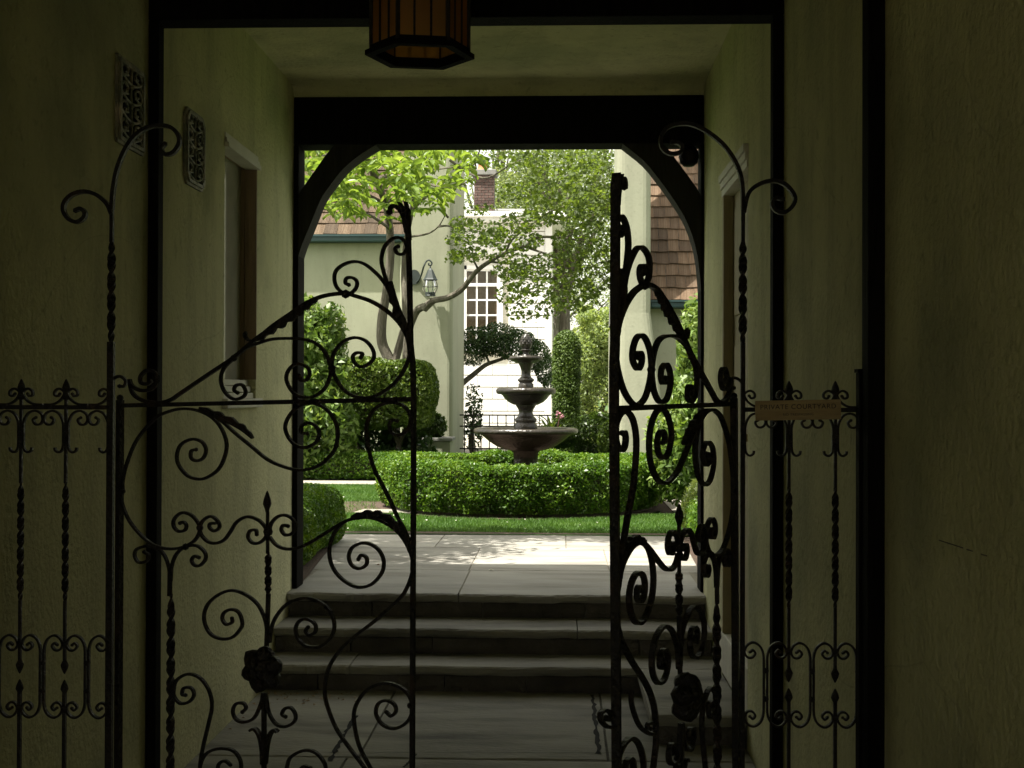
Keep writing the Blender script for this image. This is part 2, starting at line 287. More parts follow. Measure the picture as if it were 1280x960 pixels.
# left window
wf = empty('window'); wf.parent = B
X0 = XL
g = G(); g.box((X0-.10, WY0+.001, WZ0+.001), (X0-.06, WY0+.05, WZ1-.06)); g.box((X0-.10, WY1-.02, WZ0+.001), (X0-.06, WY1-.001, WZ1-.06)); g.box((X0-.10, WY0+.001, WZ1-.06), (X0-.06, WY1-.001, WZ1-.001)); g.out('sash_frame', 'tan', wf)
g = G(); g.box((X0-.058, WY1-.012, WZ0+.10), (X0+.004, WY1-.001, WZ1-.05)); g.out('jamb', 'tan', wf)
g = G()
for k, (d, h) in enumerate(((.022, .022), (.014, .02), (.006, .022))): g.box((X0-.057, WY0-.01, WZ1-.001+(-.066+k*.024)), (X0+d, WY1+.012, WZ1-.001+(-.066+k*.024)+h))
g.out('head_moulding', 'offwhite', wf)
g = G()
for k in range(3): g.box((X0-.057, WY0+.002, WZ0+.002+k*.033), (X0-.012-.014*k, WY1-.002, WZ0+.030+k*.033))
g.box((X0-.055, WY0-.03, WZ0-.045), (X0+.028, WY1+.05, WZ0+.001), .004); g.out('sill', 'offwhite', wf)
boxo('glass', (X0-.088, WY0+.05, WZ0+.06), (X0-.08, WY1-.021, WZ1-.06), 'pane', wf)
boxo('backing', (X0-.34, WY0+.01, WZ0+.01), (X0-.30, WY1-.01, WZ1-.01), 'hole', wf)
# right door, raised above the side landing
dr = empty('door'); dr.parent = B
boxo('door_leaf', (XR+.05, DY0+.002, DZ0+.002), (XR+.10, DY1-.002, DZ1-.002), 'brownpaint', dr)
g = G(); g.box((XR-.004, DY1-.045, DZ0+.003), (XR+.048, DY1-.001, DZ1-.05)); g.out('jamb', 'brownpaint', dr)
g = G()
for k in range(3): g.box((XR-.008-.008*k, DY0-.01, DZ1-.07+k*.036), (XR+.098, DY1+.01, DZ1-.07+k*.036+.034))
g.out('head_moulding', 'offwhite', dr)
boxo('sill', (XR-.002, DY0+.001, .148), (XR+.118, DY1+.14, DZ0), 'offwhite', dr, .006)
for z0, z1 in ((.5, 1.1), (1.25, 1.85), (2.0, 2.55)): boxo('panel', (XR+.042, DY0+.12, z0), (XR+.051, DY1-.12, z1), 'brownpaint', dr, .006)
g = G(); g.tube([(XR+.05, DY0+.08, 1.4), (XR+.01, DY0+.08, 1.4)], .008, 8); g.lathe([(0, -.02), (.018, -.014), (.024, 0), (.018, .014), (0, .02)], 12, (XR+.0, DY0+.08, 1.4)); g.out('handle', 'brass', dr, True)
# two cast vent grilles on the left wall
def vent(y0, y1, z0, z1, ch):
    e = empty('vent_grille'); e.parent = B
    cy, cz = (y0+y1)/2, (z0+z1)/2; w_, h_ = (y1-y0)/2, (z1-z0)/2
    def ringpoly(s): 
        a, b = w_-s, h_-s; c = ch
        return [(-a+c, -b), (a-c, -b), (a, -b+c), (a, b-c), (a-c, b), (-a+c, b), (-a, b-c), (-a, -b+c)]
    def ring(s0, s1, x0, x1):
        P, Q = ringpoly(s0), ringpoly(s1); n = 8
        V = [(x0, cy+a, cz+b) for a, b in P]+[(x0, cy+a, cz+b) for a, b in Q]+[(x1, cy+a, cz+b) for a, b in P]+[(x1, cy+a, cz+b) for a, b in Q]; Fc = []
        for i in range(n):
            j = (i+1) % n; Fc += [(2*n+i, 2*n+j, 3*n+j, 3*n+i), (i, j, 2*n+j, 2*n+i), (n+j, n+i, 3*n+i, 3*n+j)]
        return V, Fc
    g = G(); g.add(*ring(0, .016, XL+.001, XL+.012)); g.add(*ring(.012, .026, XL+.001, XL+.020)); g.out('frame', 'cast', e)
    P = ringpoly(.02); mk('backing', [(XL+.003, cy+a, cz+b) for a, b in P], [tuple(range(8))], 'hole', e)
    g = G()
    def c2(pts, r=.006): g.tube([(XL+.012, cy+a, cz+b) for a, b in [tuple(v) for v in cr([Vector(p) for p in pts], 4)]], r, 6)
    a, b = w_-.024, h_-.024
    c2([(0, -b), (.004, -b*.3), (-.004, b*.3), (0, b)], .005)
    for s in (-1, 1):
        for k in range(4):
            z = -b+2*b*(k+.1)/4; hh = 2*b/4
            c2([(0, z), (s*a*.5, z+hh*.15), (s*a*.95, z+hh*.5), (s*a*.7, z+hh*.95), (s*a*.35, z+hh*.8), (s*a*.4, z+hh*.5), (s*a*.6, z+hh*.55)], .0055)
            c2([(s*a, z), (s*a*.75, z+hh*.3), (s*a*.3, z+hh*.45)], .0045)
    for k in range(5): g.lathe([(0, -.012), (.009, -.005), (.009, .005), (0, .012)], 6, (XL+.014, cy, cz-b+2*b*k/4))
    g.out('tracery', 'cast', e)
vent(4.53, 4.82, 2.50, 2.82, .004); vent(5.36, 5.65, 2.49, 2.82, .03)
# dark round fitting in the corner behind the right brace
o = at(861, 196, YA+.12); g = G(); g.lathe([(0, -.062), (.03, -.058), (.052, -.036), (.062, 0), (.055, .035), (.04, .055), (.015, .066), (.015, .12), (0, .12)], 20, (o.x, o.y, o.z))
tag(g.out('hanging_fitting', 'iron', None, True), 'small dark round fitting hanging under the beam behind the right brace of the arch', 'light fitting')

# ------------------------------------------------------------------ floor and steps
def slab(name, x0, x1, y0, y1, z0, z1, m, parent, rough=.004, n=14, front=True):
    V = []; Fc = []
    xs = [x0+(x1-x0)*i/n for i in range(n+1)]
    ph = random.random()*9
    for i, x in enumerate(xs):
        e = 0 if i in (0, n) else 1
        j = lambda s: e*rough*(math.sin(x*7+ph+s)+.7*math.sin(x*17+ph*2+s*2)+random.uniform(-.9, .9))*.6
        fy = y0+(j(0) if front else 0); fz = z1-abs(j(1))*.6
        V += [(x, fy+.006+abs(j(5)), z0), (x, fy-.001, z0+(z1-z0)*.35+j(2)*.5), (x, fy, fz-.006), (x, fy+.010, z1), (x, y1-.004, z1), (x, y1, z1-.005), (x, y1, z0)]
    k = 7
    for i in range(n):
        for q in range(k-1): Fc.append((i*k+q, (i+1)*k+q, (i+1)*k+q+1, i*k+q+1))
    Fc.append(tuple(range(k))[::-1]); Fc.append(tuple(n*k+q for q in range(k)))
    return mk(name, V, Fc, m, parent)
fl = tag(boxo('floor', (XL+.0, -3.1, -.05), (XR, 7.7, -.012), 'mortar'), kind='structure')
rows = [(-3.09, -2.4), (-2.39, -1.7), (-1.69, -.2), (-.19, 1.2), (1.21, 2.7), (2.71, 4.1), (4.11, 5.6), (5.612, 6.95)]
cuts = [[-.9, .1], [-.4, .3], [-1, 0], [-.7, .2], [-.2, .5], [-.85, .05], [-.93, .30], [-.88, .215]]
for (a, b), c in zip(rows, cuts):
    xs = [XL+.002]+c+[XR-.002]
    for i in range(len(xs)-1): slab('paving_slab', xs[i]+(.006 if i else 0), xs[i+1]-.006, a, b, -.04, random.uniform(-.002, .001), 'stone', fl, .006, 10)
def eroded(p, q, wd):
    n = 26; d = Vector((q[0]-p[0], q[1]-p[1])); nn = Vector((-d.y, d.x)).normalized(); A = []; Bv = []
    for i in range(n+1):
        c = Vector(p)+d*i/n; A.append(c+nn*wd*random.uniform(.15, 1)); Bv.append(c-nn*wd*random.uniform(.15, 1))
    V = [(a.x, a.y, .0035) for a in A]+[(b.x, b.y, .0035) for b in Bv]; mk('eroded_joint', V, [(i, n+1+i, n+2+i, i+1) for i in range(n)], 'hole', fl)
def gnd(px, py, z=0.0): r = ray(px, py); r = r*((z-EYE)/r.z); return (r.x, r.y)
eroded(gnd(741, 869), gnd(748, 943), .017); eroded(gnd(445, 895), gnd(412, 952), .016); eroded(gnd(402, 941), gnd(796, 942), .003); eroded(gnd(505, 960), gnd(520, 943), .01)
st = empty('stone_steps', kind='structure')
R_ = .1433
def steprow(k, ynose, cuts_, back):
    z1 = R_*k; xs = [XL+.003]+cuts_+[XR-.003]
    for i in range(len(xs)-1):
        slab('tread_slab', xs[i]+(.003 if i else 0), xs[i+1]-(.003 if i < len(xs)-2 else 0), ynose, back, z1-.048, z1, 'stone', st, .014, 34)
    rs = [XL+.003]+[XL+.4+.55*j+random.uniform(-.1, .1) for j in range(4)]+[XR-.003]
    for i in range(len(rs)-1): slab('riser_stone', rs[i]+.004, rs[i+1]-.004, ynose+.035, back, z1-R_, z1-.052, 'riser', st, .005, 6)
steprow(1, 6.82, [-1.12], 7.25)
steprow(2, 7.12, [.10], 7.6)
boxo('fill', (XL+.01, 6.9, -.03), (XR-.01, 7.6, R_-.06), 'mortar', st); boxo('fill', (XL+.01, 7.2, R_-.06), (XR-.01, 7.6, 2*R_-.055), 'mortar', st)
pl = empty('side_landing', kind='structure')
slab('tread_slab', .415, XR-.003, 5.83, 6.815, R_-.05, R_+.001, 'stone', pl, .006, 12); slab('riser_stone', .44, XR-.003, 5.87, 6.81, 0, R_-.054, 'riser', pl, .004, 6)
# patio landing: irregular flags
M['palemortar'] = mat('pale mortar', (.26, .24, .19), (.17, .155, .12), 14, .95, .5, 60)
pt = tag(boxo('patio', (-1.84, 7.54, .2), (1.0, 10.58, Z1-.006), 'palemortar'), kind='structure')
rs = [(XL+.003, -.595, XR-.003)]
def prow(y0, y1, xs, nose=False):
    for i in range(len(xs)-1):
        a = xs[i]+(.005 if i else 0); b = xs[i+1]-(.005 if i < len(xs)-2 else 0)
        slab('flagstone', a, b, y0, y1, Z1-.05, Z1+random.uniform(-.002, .001), 'patio', pt, .016 if nose else .006, 40 if nose else 10)
prow(7.46, 8.47, [XL+.003, -.59, XR-.003], True); prow(8.48, 9.70, [-1.83, -.60, .33, 1.0]); prow(9.71, 10.58, [-1.83, -.95, .05, 1.0])
rs = [XL+.003, -1.1, -.45, .15, XR-.003]
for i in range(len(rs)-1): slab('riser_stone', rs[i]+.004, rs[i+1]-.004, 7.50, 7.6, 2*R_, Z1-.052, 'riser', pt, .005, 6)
# garden ground strips
def sheet(name, poly, z, m, kind='structure'): 
    return tag(mk(name, [(x, y, z) for x, y in poly], [tuple(range(len(poly)))], m), kind=kind)
HX, HY, HR = -.40, 13.35, 1.5
circ = lambda r, n=64, cx=HX, cy=HY: [(cx+r*math.cos(2*PI*i/n), cy+r*math.sin(2*PI*i/n)) for i in range(n)]
sheet('soil_bed', circ(1.50), Z1+.008, 'soil')
sheet('soil_edge', [(-2.3, 10.57), (1.3, 10.57), (1.3, 10.70), (0, 10.66), (-1, 10.72), (-2.3, 10.66)], Z1+.012, 'soil')
sheet('garden_path', [(-9, 16.2), (-1.95, 16.2), (-1.95, 16.85), (-9, 16.85)], Z1+.012, 'pathstone')
sheet('soil_patch', [(-2.6, 12.35), (-1.7, 12.1), (-1.6, 13.8), (-2.2, 13.9), (-2.55, 13.2)], Z1+.004, 'soil')
sheet('stepping_path', [(-2.0, 12.35), (-1.4, 12.3), (-1.4, 12.7), (-1.95, 12.7)], Z1+.016, 'pathstone')
sheet('soil_patch', [(1.0, 12.3), (2.3, 12.3), (2.4, 17), (1.0, 17)], Z1+.004, 'soil')
sheet('stepping_path', [(1.12, 12.6), (1.62, 12.6), (1.62, 14.1), (1.12, 14.1)], Z1+.012, 'pathstone')
sheet('soil_patch', [(-2.5, 7.8), (-1.58, 7.8), (-1.80, 10.5), (-2.6, 10.5)], Z1+.004, 'soil')
sheet('soil_patch', [(.9, 7.8), (1.8, 7.8), (1.8, 10.5), (.99, 10.5)], Z1+.004, 'soil')
sheet('gravel_drive', [(-30, 22.6), (30, 22.6), (30, 35.9), (-30, 35.9)], Z1+.004, 'pathstone')
# grass blades
def grass(name, areas, dens):
    Vs = []
    for x0, x1, y0, y1, skip in areas:
        n = int((x1-x0)*(y1-y0)*dens); P = rng.random((n, 2))*[x1-x0, y1-y0]+[x0, y0]
        if skip: P = P[np.hypot(P[:, 0]-HX, P[:, 1]-HY) > skip]
        P = P[~((P[:, 0] < -1.65) & (P[:, 0] > -2.5) & (P[:, 1] > 12.3) & (P[:, 1] < 13.7) & (rng.random(len(P)) < .85))]
        Vs.append(P)
    P = np.vstack(Vs); n = len(P); a = rng.random(n)*2*PI; h = .013+rng.random(n)*.022; wd = .0035
    b = np.c_[P, np.full(n, Z1)]; d = np.c_[np.cos(a), np.sin(a), np.zeros(n)]*wd; t = np.c_[rng.normal(0, .012, n), rng.normal(0, .012, n), h]
    V = np.stack([b-d, b+d, b+t], 1).reshape(-1, 3); Fc = np.arange(3*n).reshape(n, 3)
    return rawmesh(name, V, Fc, 'grass')
def rawmesh(name, V, Fc, m, parent=None):
    me = bpy.data.meshes.new(name); k = Fc.shape[1]; me.vertices.add(len(V)); me.vertices.foreach_set('co', np.asarray(V, np.float32).ravel())
    me.loops.add(Fc.size); me.loops.foreach_set('vertex_index', Fc.astype(np.int32).ravel()); me.polygons.add(len(Fc)); me.polygons.foreach_set('loop_start', np.arange(0, Fc.size, k, dtype=np.int32))
    me.materials.append(M[m]); me.update(calc_edges=True); me.validate(); o = bpy.data.objects.new(name, me); COL.objects.link(o); o.parent = parent; return o
tag(grass('grass', [(-2.6, 1.5, 10.68, 12.4, 1.52), (-5, -1.5, 11.8, 16.18, 1.52), (.9, 1.4, 11.8, 12.4, 1.52)], 8500), 'short green grass of the garden lawn around the round hedge', 'grass', kind='stuff')

# ------------------------------------------------------------------ foliage tools
def unit(a): return a/np.maximum(np.linalg.norm(a, axis=1, keepdims=True), 1e-9)
def leafquads(P, N, size, aspect=.5, rnd=.6, fold=.18):
    n = len(P); s = size*(.65+.7*rng.random((n, 1)))
    Nn = unit(unit(N)*(1-rnd)+unit(rng.normal(size=(n, 3)))*rnd); T = unit(np.cross(Nn, rng.normal(size=(n, 3)))); Bt = np.cross(Nn, T)
    a = P-T*s*.5; c = P+T*s*.5-Nn*s*.06; l = P-T*s*.05+Bt*s*aspect*.5+Nn*s*fold; r = P-T*s*.05-Bt*s*aspect*.5+Nn*s*fold
    V = np.stack([a, r, c, l], 1).reshape(-1, 3); return V, np.arange(4*n).reshape(n, 4)
def foliage(name, P, N, size, m, parent=None, **k):
    V, Fc = leafquads(P, N, size, **k); return rawmesh(name, V, Fc, m, parent)
def wob(P, f=3.0, ph=0): return (np.sin(P[:, 0]*f+ph)+np.sin(P[:, 1]*f*1.3+ph*2)+np.sin(P[:, 2]*f*1.7+ph*3)+.6*np.sin(P[:, 0]*f*2.7+P[:, 2]*f*2.1+ph))/3.6
def shell(n, c, r, lo=.75, amp=.12, f=3.0, ph=0, zmin=-9):
    d = unit(rng.normal(size=(n, 3))); P = d*np.array(r)
    k = (lo+(1-lo)*np.sqrt(rng.random((n, 1))))*(1+amp*wob(P+np.array(c), f, ph)[:, None]); Q = P*k+np.array(c); keep = Q[:, 2] > zmin
    return Q[keep], unit(d/np.array(r))[keep]
def blobmesh(name, c, r, m, parent, amp=.1, f=3, ph=0, seg=20):
    V = []; Fc = []; k = seg//2
    for i in range(k+1):
        for j in range(seg):
            t = PI*i/k; a = 2*PI*j/seg; V.append((math.sin(t)*math.cos(a)*r[0], math.sin(t)*math.sin(a)*r[1], math.cos(t)*r[2]))
    V = np.array(V); V = V*(1+amp*wob(V+np.array(c), f, ph)[:, None])+np.array(c)
    for i in range(k):
        for j in range(seg): Fc.append((i*seg+j, (i+1)*seg+j, (i+1)*seg+(j+1) % seg, i*seg+(j+1) % seg))
    return rawmesh(name, V, np.array(Fc), m, parent)
def boxshell(n, a, b, amp=.05, f=4, ph=0, rnd=.12, depth=.06, bottom=False):
    a = np.array(a); b = np.array(b); c = (a+b)/2; h = (b-a)/2
    A = [h[1]*h[2], h[1]*h[2], h[0]*h[2], h[0]*h[2], h[0]*h[1], h[0]*h[1] if bottom else 0]; A = np.array(A)/sum(A)
    k = rng.choice(6, n, p=A); P = (rng.random((n, 3))*2-1)*h; N = np.zeros((n, 3))
    ax = np.array([0, 0, 1, 1, 2, 2])[k]; sg = np.array([-1, 1, -1, 1, 1, -1])[k]; i = np.arange(n); P[i, ax] = h[ax]*sg; N[i, ax] = sg
    q = np.maximum(np.abs(P)-(h-rnd), 0)*np.sign(P); L = np.linalg.norm(q, axis=1, keepdims=True); core = P-q; Nn = np.where(L > 1e-6, q/np.maximum(L, 1e-6), N)
    P2 = core+Nn*np.minimum(L, rnd) ; P2 = P2+Nn*(amp*wob(P2+c, f, ph)[:, None])-Nn*rng.random((n, 1))**2*depth
    return P2+c, Nn

# ------------------------------------------------------------------ round clipped hedge and fountain
def ringshell(n, R, w_, z0, z1, ph=0, depth=.05):
    t = rng.random(n)*2*PI; h = z1-z0; hw = w_/2; per = 2*h+w_; s = rng.random(n)*per; rr = .07
    u = np.where(s < h, hw, np.where(s < h+w_, hw-(s-h), -hw)); z = np.where(s < h, s, np.where(s < h+w_, h, per-s))
    nu = np.where(s < h, 1., np.where(s < h+w_, 0., -1.)); nz = np.where((s >= h) & (s < h+w_), 1., 0.)
    qu = np.maximum(np.abs(u)-(hw-rr), 0)*np.sign(u); qz = np.maximum(z-(h-rr), 0); L = np.hypot(qu, qz); ok = L > 1e-6
    cu, cz = u-qu, z-qz; nu = np.where(ok, qu/np.maximum(L, 1e-6), nu); nz = np.where(ok, qz/np.maximum(L, 1e-6), nz)
    d = np.minimum(L, rr)
    zz = z0+cz+nz*d; tuck = np.where(zz < z0+.17, (z0+.17-zz)*.42, 0)
    off = .022*np.sin(t*5+ph)+.012*np.sin(t*13+zz*3)+.010*np.sin(t*23-zz*11)+.010*np.sin(t*41+zz*23); k = d+off-rng.random(n)**2*depth-tuck*np.abs(nu)
    rad = R+cu+nu*k; zf = z0+cz+nz*(d+off*.8-rng.random(n)**2*depth)
    P = np.c_[HX+rad*np.cos(t), HY+rad*np.sin(t), np.maximum(zf, z0+.02)]; N = np.c_[np.cos(t)*nu, np.sin(t)*nu, nz]; return P, N
hd = empty('round_hedge', (0, 0, 0), 0, 'low bright green clipped hedge ring around the tiered fountain', 'hedge')
P, N = ringshell(165000, 1.28, .44, Z1+.03, .925); fr = P[:, 1] < HY+.3
k_ = rng.random(len(P)) < .84; VA, FA = leafquads(P[k_], N[k_], .024, aspect=.6, rnd=.62); VC, FC = leafquads(P[~k_]+N[~k_]*.010, N[~k_], .038, aspect=.5, rnd=.8)
rawmesh('leaves', np.vstack([VA, VC]), np.vstack([FA, FC+len(VA)]), 'box', hd)
g = G(); prof = [(1.14, Z1), (1.14, .86), (1.43, .86), (1.36, Z1)]; V = []; Fc = []
for i in range(64):
    a = 2*PI*i/64
    for r, z in prof: V.append((HX+r*math.cos(a), HY+r*math.sin(a), z))
for i in range(64):
    j = (i+1) % 64
    for k in range(3): Fc.append((i*4+k, j*4+k, j*4+k+1, i*4+k+1))
mk('dark_core', V, Fc, 'darkbark', hd)  # opaque core added inside the ring to stop light passing through
FX, FY = -.355, 13.35
ft = empty('tiered_fountain', (FX, FY, Z1), 0, 'brown three-tiered stone fountain with pineapple finial inside the round hedge', 'fountain')
def lt(name, prof, seg=48):
    g = G(); g.lathe([(r, z-Z1) for r, z in prof], seg); return g.out(name, 'fstone', ft, True)
lt('pedestal', [(.0, Z1), (.26, Z1), (.26, .52), (.2, .56), (.16, .62), (.135, .75), (.125, .9), (.13, .985), (.15, 1.0), (.15, 1.02)])
lt('lower_bowl', [(.12, 1.005), (.17, 1.008), (.24, 1.025), (.31, 1.055), (.38, 1.1), (.44, 1.15), (.475, 1.176), (.50, 1.18), (.528, 1.182), (.542, 1.195), (.546, 1.215), (.536, 1.235), (.51, 1.243), (.48, 1.236), (.44, 1.2), (.3, 1.12), (.0, 1.09)])
lt('water', [(.0, 1.205), (.3, 1.206), (.462, 1.205)])
ft.children[-1].data.materials[0] = M['iron']
lt('middle_pedestal', [(.10, 1.14), (.118, 1.22), (.122, 1.25), (.112, 1.285), (.098, 1.295), (.112, 1.31), (.115, 1.335), (.10, 1.35), (.085, 1.365), (.072, 1.40), (.078, 1.43), (.095, 1.46), (.105, 1.475), (.105, 1.485)])
lt('middle_bowl', [(.09, 1.478), (.13, 1.485), (.18, 1.51), (.22, 1.545), (.245, 1.58), (.26, 1.592), (.295, 1.594), (.31, 1.61), (.313, 1.635), (.302, 1.655), (.285, 1.66), (.26, 1.648), (.2, 1.60), (.0, 1.57)])
lt('upper_pedestal', [(.07, 1.52), (.078, 1.66), (.08, 1.70), (.066, 1.71), (.07, 1.72), (.086, 1.735), (.086, 1.75), (.062, 1.765), (.048, 1.79), (.05, 1.84), (.062, 1.88), (.078, 1.91), (.08, 1.92)])
lt('upper_bowl', [(.06, 1.915), (.10, 1.92), (.135, 1.935), (.15, 1.945), (.168, 1.95), (.176, 1.965), (.174, 1.985), (.16, 1.993), (.13, 1.985), (.0, 1.96)])
lt('finial_stem', [(.05, 1.975), (.06, 1.99), (.045, 2.005), (.028, 2.02), (.03, 2.035), (.055, 2.05), (.06, 2.058), (.03, 2.07)], 24)
lt('pineapple', [(.03, 2.06), (.052, 2.08), (.062, 2.11), (.060, 2.15), (.048, 2.19), (.026, 2.22), (.0, 2.235)], 20)
pin = ft.children[-1]
g = G(); 
for i in range(7):
    z = 2.075+i*.022; r = .064*math.sin(min(PI, .55+i*.36)); 
    for j in range(9):
        a = 2*PI*(j+.5*(i % 2))/9; c = (r*math.cos(a), r*math.sin(a), z-Z1); g.lathe([(0, -.009), (.010, -.003), (.008, .006), (0, .012)], 5, c)
g.out('scales', 'fstone', pin)
g = G()
for i in range(34):
    a = random.uniform(0, 2*PI); r = .168; z = 1.95-random.random()**1.3*.13; g.lathe([(0, 0), (.0035, .006), (.002, .016), (0, .02)], 5, (r*math.cos(a), r*math.sin(a), z-Z1))
o = g.out('water_drops', 'clear', ft); o['kind'] = 'stuff'

# ------------------------------------------------------------------ hedges and shrubs near the patio
def hedge(name, a, b, n, size, m, label, cat='hedge', amp=.05, rnd=.15, core='darkbark', **k):
    e = empty(name, ((a[0]+b[0])/2, (a[1]+b[1])/2, a[2]), 0, label, cat); off = e.location
    P, N = boxshell(n, a, b, amp=amp, rnd=rnd, ph=random.random()*9, **k); foliage('leaves', P-np.array(off), N, size, m, e, aspect=.6, rnd=.65)
    i = max(.08, min(b[0]-a[0], b[2]-a[2])*.16)
    g = G(); g.box((a[0]+i-off.x, a[1]+i-off.y, (a[2]+.02 if not k.get('bottom') else a[2]+i)-off.z), (b[0]-i-off.x, b[1]-i-off.y, b[2]-i-off.z), .04); g.out('dark_core', core, e); return e  # solid box core added to block light between the leaves
hedge('low_hedge', (-2.75, 7.86, Z1), (-1.72, 10.2, .86), 56000, .027, 'box', 'rounded green hedge block beside the left edge of the patio', rnd=.13, amp=.05)
hedge('low_hedge', (.98, 8.2, Z1), (1.7, 10.35, .80), 22000, .032, 'box', 'low green hedge along the right edge of the patio below the leafy climber', rnd=.15)
hedge('low_hedge', (-7.5, 17.05, Z1), (-2.0, 17.75, .80), 50000, .036, 'box', 'long low hedge behind the lawn with the stone path along its foot', rnd=.1)
# raised clipped shrub on stems
e = hedge('clipped_shrub', (-3.45, 18.0, 1.08), (-1.87, 19.3, 2.10), 30000, .062, 'shrub', 'tall clipped box-shaped shrub on bare stems in front of the forked tree', 'shrub', amp=.09, bottom=True, rnd=.2)
g = G(); o_ = e.location
for x, dx in ((-3.2, .2), (-2.8, -.25), (-2.5, .2), (-2.25, -.15)): g.tube(cr([Vector((x-o_.x, .1, Z1-o_.z)), Vector((x+dx-o_.x, 0, .4)) - Vector((0, 0, .5)), Vector((x+dx*2-o_.x, .1, .25))], 4), .035, 7)
g.out('stems', 'darkbark', e)
def blobs(name, L, n, size, m, label, cat='shrub', stem=True, lo=.62, amp=.2, aspect=.5, f=4, rnd=.6, group=None):
    c0 = np.array(L[0][0]); e = empty(name, (c0[0], c0[1], Z1), 0, label, cat, group); off = np.array(e.location)
    tot = sum(r[0]*r[2]+r[1]*r[2]+r[0]*r[1] for _, r in L); PP = []; NN = []
    for c, r in L:
        k = int(n*(r[0]*r[2]+r[1]*r[2]+r[0]*r[1])/tot); P, N = shell(k, c, r, lo, amp, f, random.random()*9, Z1); PP.append(P-off); NN.append(N)
    foliage('leaves', np.vstack(PP), np.vstack(NN), size, m, e, aspect=aspect, rnd=rnd)
    if stem:
        g = G()
        for c, r in L:
            c = Vector(c); q = Vector(((random.uniform(-.3, .3)), random.uniform(-.2, .2), 0)); g.tube(cr([Vector((c0[0], c0[1], Z1))-Vector(off), (Vector((c0[0], c0[1], Z1))*.5+c*.5)+q*.2-Vector(off), c-Vector(off)], 5), [.05]*5+[.04]*3+[.02]*3, 6)
        g.out('stems', 'darkbark', e)
    return e
blobs('tall_shrub', [((-3.45, 17.2, 1.5), (.52, .5, 1.05)), ((-3.45, 17.2, 2.35), (.42, .4, .6)), ((-3.12, 17.3, 2.35), (.24, .3, .42)), ((-3.15, 17.2, 1.5), (.34, .35, .7)), ((-2.98, 17.2, 1.0), (.26, .3, .4))], 9500, .125, 'lightshrub', 'tall loose evergreen shrub with glossy pointed leaves at the left side of the arch', aspect=.34, lo=.3, amp=.42, f=5)
blobs('climbing_shrub', [((1.36, 12.6, 1.55), (.30, .35, .95)), ((1.2, 12.5, 1.1), (.32, .3, .55)), ((1.42, 12.5, 2.1), (.24, .25, .42)), ((1.15, 12.5, .85), (.28, .25, .35))], 7000, .105, 'lightshrub', 'upright leafy shrub against the tiled right wing beside the arch', aspect=.32, lo=.4, amp=.3)
blobs('small_shrub', [((1.22, 10.7, .62), (.22, .25, .3))], 2200, .045, 'bright', 'small pale yellow-green shrub at the back right corner of the patio', stem=False, amp=.15)

blobs('shade_filler', [((-2.9, 18.9, .72), (.75, .3, .45)), ((-2.3, 18.9, .68), (.45, .3, .38)), ((-3.3, 18.9, .75), (.45, .3, .42))], 5200, .09, 'topiary', 'added dark foliage standing in for shade behind the stems of the clipped shrub', lo=.3, stem=False)  # dark mass added in place of the shade under the clipped shrub

# ------------------------------------------------------------------ left garden house with roof
def shingles(roof, x0, x1, y0, z0, slope, pitch, rows_, w0, w1, n, mm='shingle'):
    ms = []
    for k in range(4):
        a = .012; wv = 1.0; g = G(); L = pitch/math.sin(slope)*1.35
        j = [random.uniform(-.006, .006) for _ in range(4)]
        g.add([(-.5, -.008, j[0]), (.5, -.008, j[1]), (.5, -.026, j[1]), (-.5, -.026, j[0]), (-.5, 0, L), (.5, 0, L), (.5, -.006, L), (-.5, -.006, L)], [(0, 1, 2, 3), (3, 2, 6, 7), (4, 7, 6, 5), (0, 3, 7, 4), (1, 5, 6, 2), (0, 4, 5, 1)])
        o = g.out('shingle', mm, roof); ms.append(o)
    first = {id(m): True for m in ms}; c = 0
    for r in range(rows_):
        x = x0+random.uniform(-w1, 0)
        while x < x1:
            ww = random.uniform(w0, w1); a = max(x, x0); b = min(x+ww, x1); x += ww
            if b-a < .03: continue
            src = ms[c % 4]; o = src if c < 4 else dup(src, roof)
            c += 1; t = r*pitch
            o.location = ((a+b)/2, y0+t/math.tan(slope)-.010+random.uniform(-.004, .004), z0+t+random.uniform(-.006, .006)); o.rotation_euler = (-(PI/2-slope)-.02, 0, random.uniform(-.01, .01)); o.scale = (b-a-.006, 1, 1)
LW = empty('garden_house', (-5, 21.5, Z1), 0, 'cream plastered house wing with brown shingle roof and teal gutter behind the clipped shrub', 'house'); LW.location = (0, 0, 0)
e0 = at(440, 304, 21.5); EX1 = at(505, 300, 21.5).x; EZ = e0.z
boxo('wall', (-9, 21.5, Z1), (EX1, 26.5, EZ), 'ext_plaster', LW)
g = G(); g.box((-9, 21.3, EZ+.001), (EX1+.05, 21.46, EZ+.10), .02); g.box((-9, 21.28, EZ+.09), (EX1+.06, 21.33, EZ+.125)); g.out('gutter', 'gutter', LW)
SL = math.radians(46)
rf = G(); y0 = 21.36; h = 2.5; z0 = EZ+.11; rf.add([(-9, y0, z0), (EX1+.05, y0, z0), (EX1+.05, y0+h/math.tan(SL), z0+h), (-9, y0+h/math.tan(SL), z0+h), (-9, 26.5, z0), (EX1+.05, 26.5, z0)], [(0, 1, 2, 3), (1, 5, 2), (4, 0, 3), (3, 2, 5, 4)]); rf = rf.out('roof', 'ridge', LW)
shingles(rf, -5.2, EX1+.04, y0, z0+.01, SL, .215, 10, .16, .30, 4, 'shingle_shade')
g = G(); g.tube([(EX1-.02, 21.42, z0-.1), (EX1-.02, 21.42, Z1)], .035, 8); g.out('downpipe', 'ext_plaster', LW)
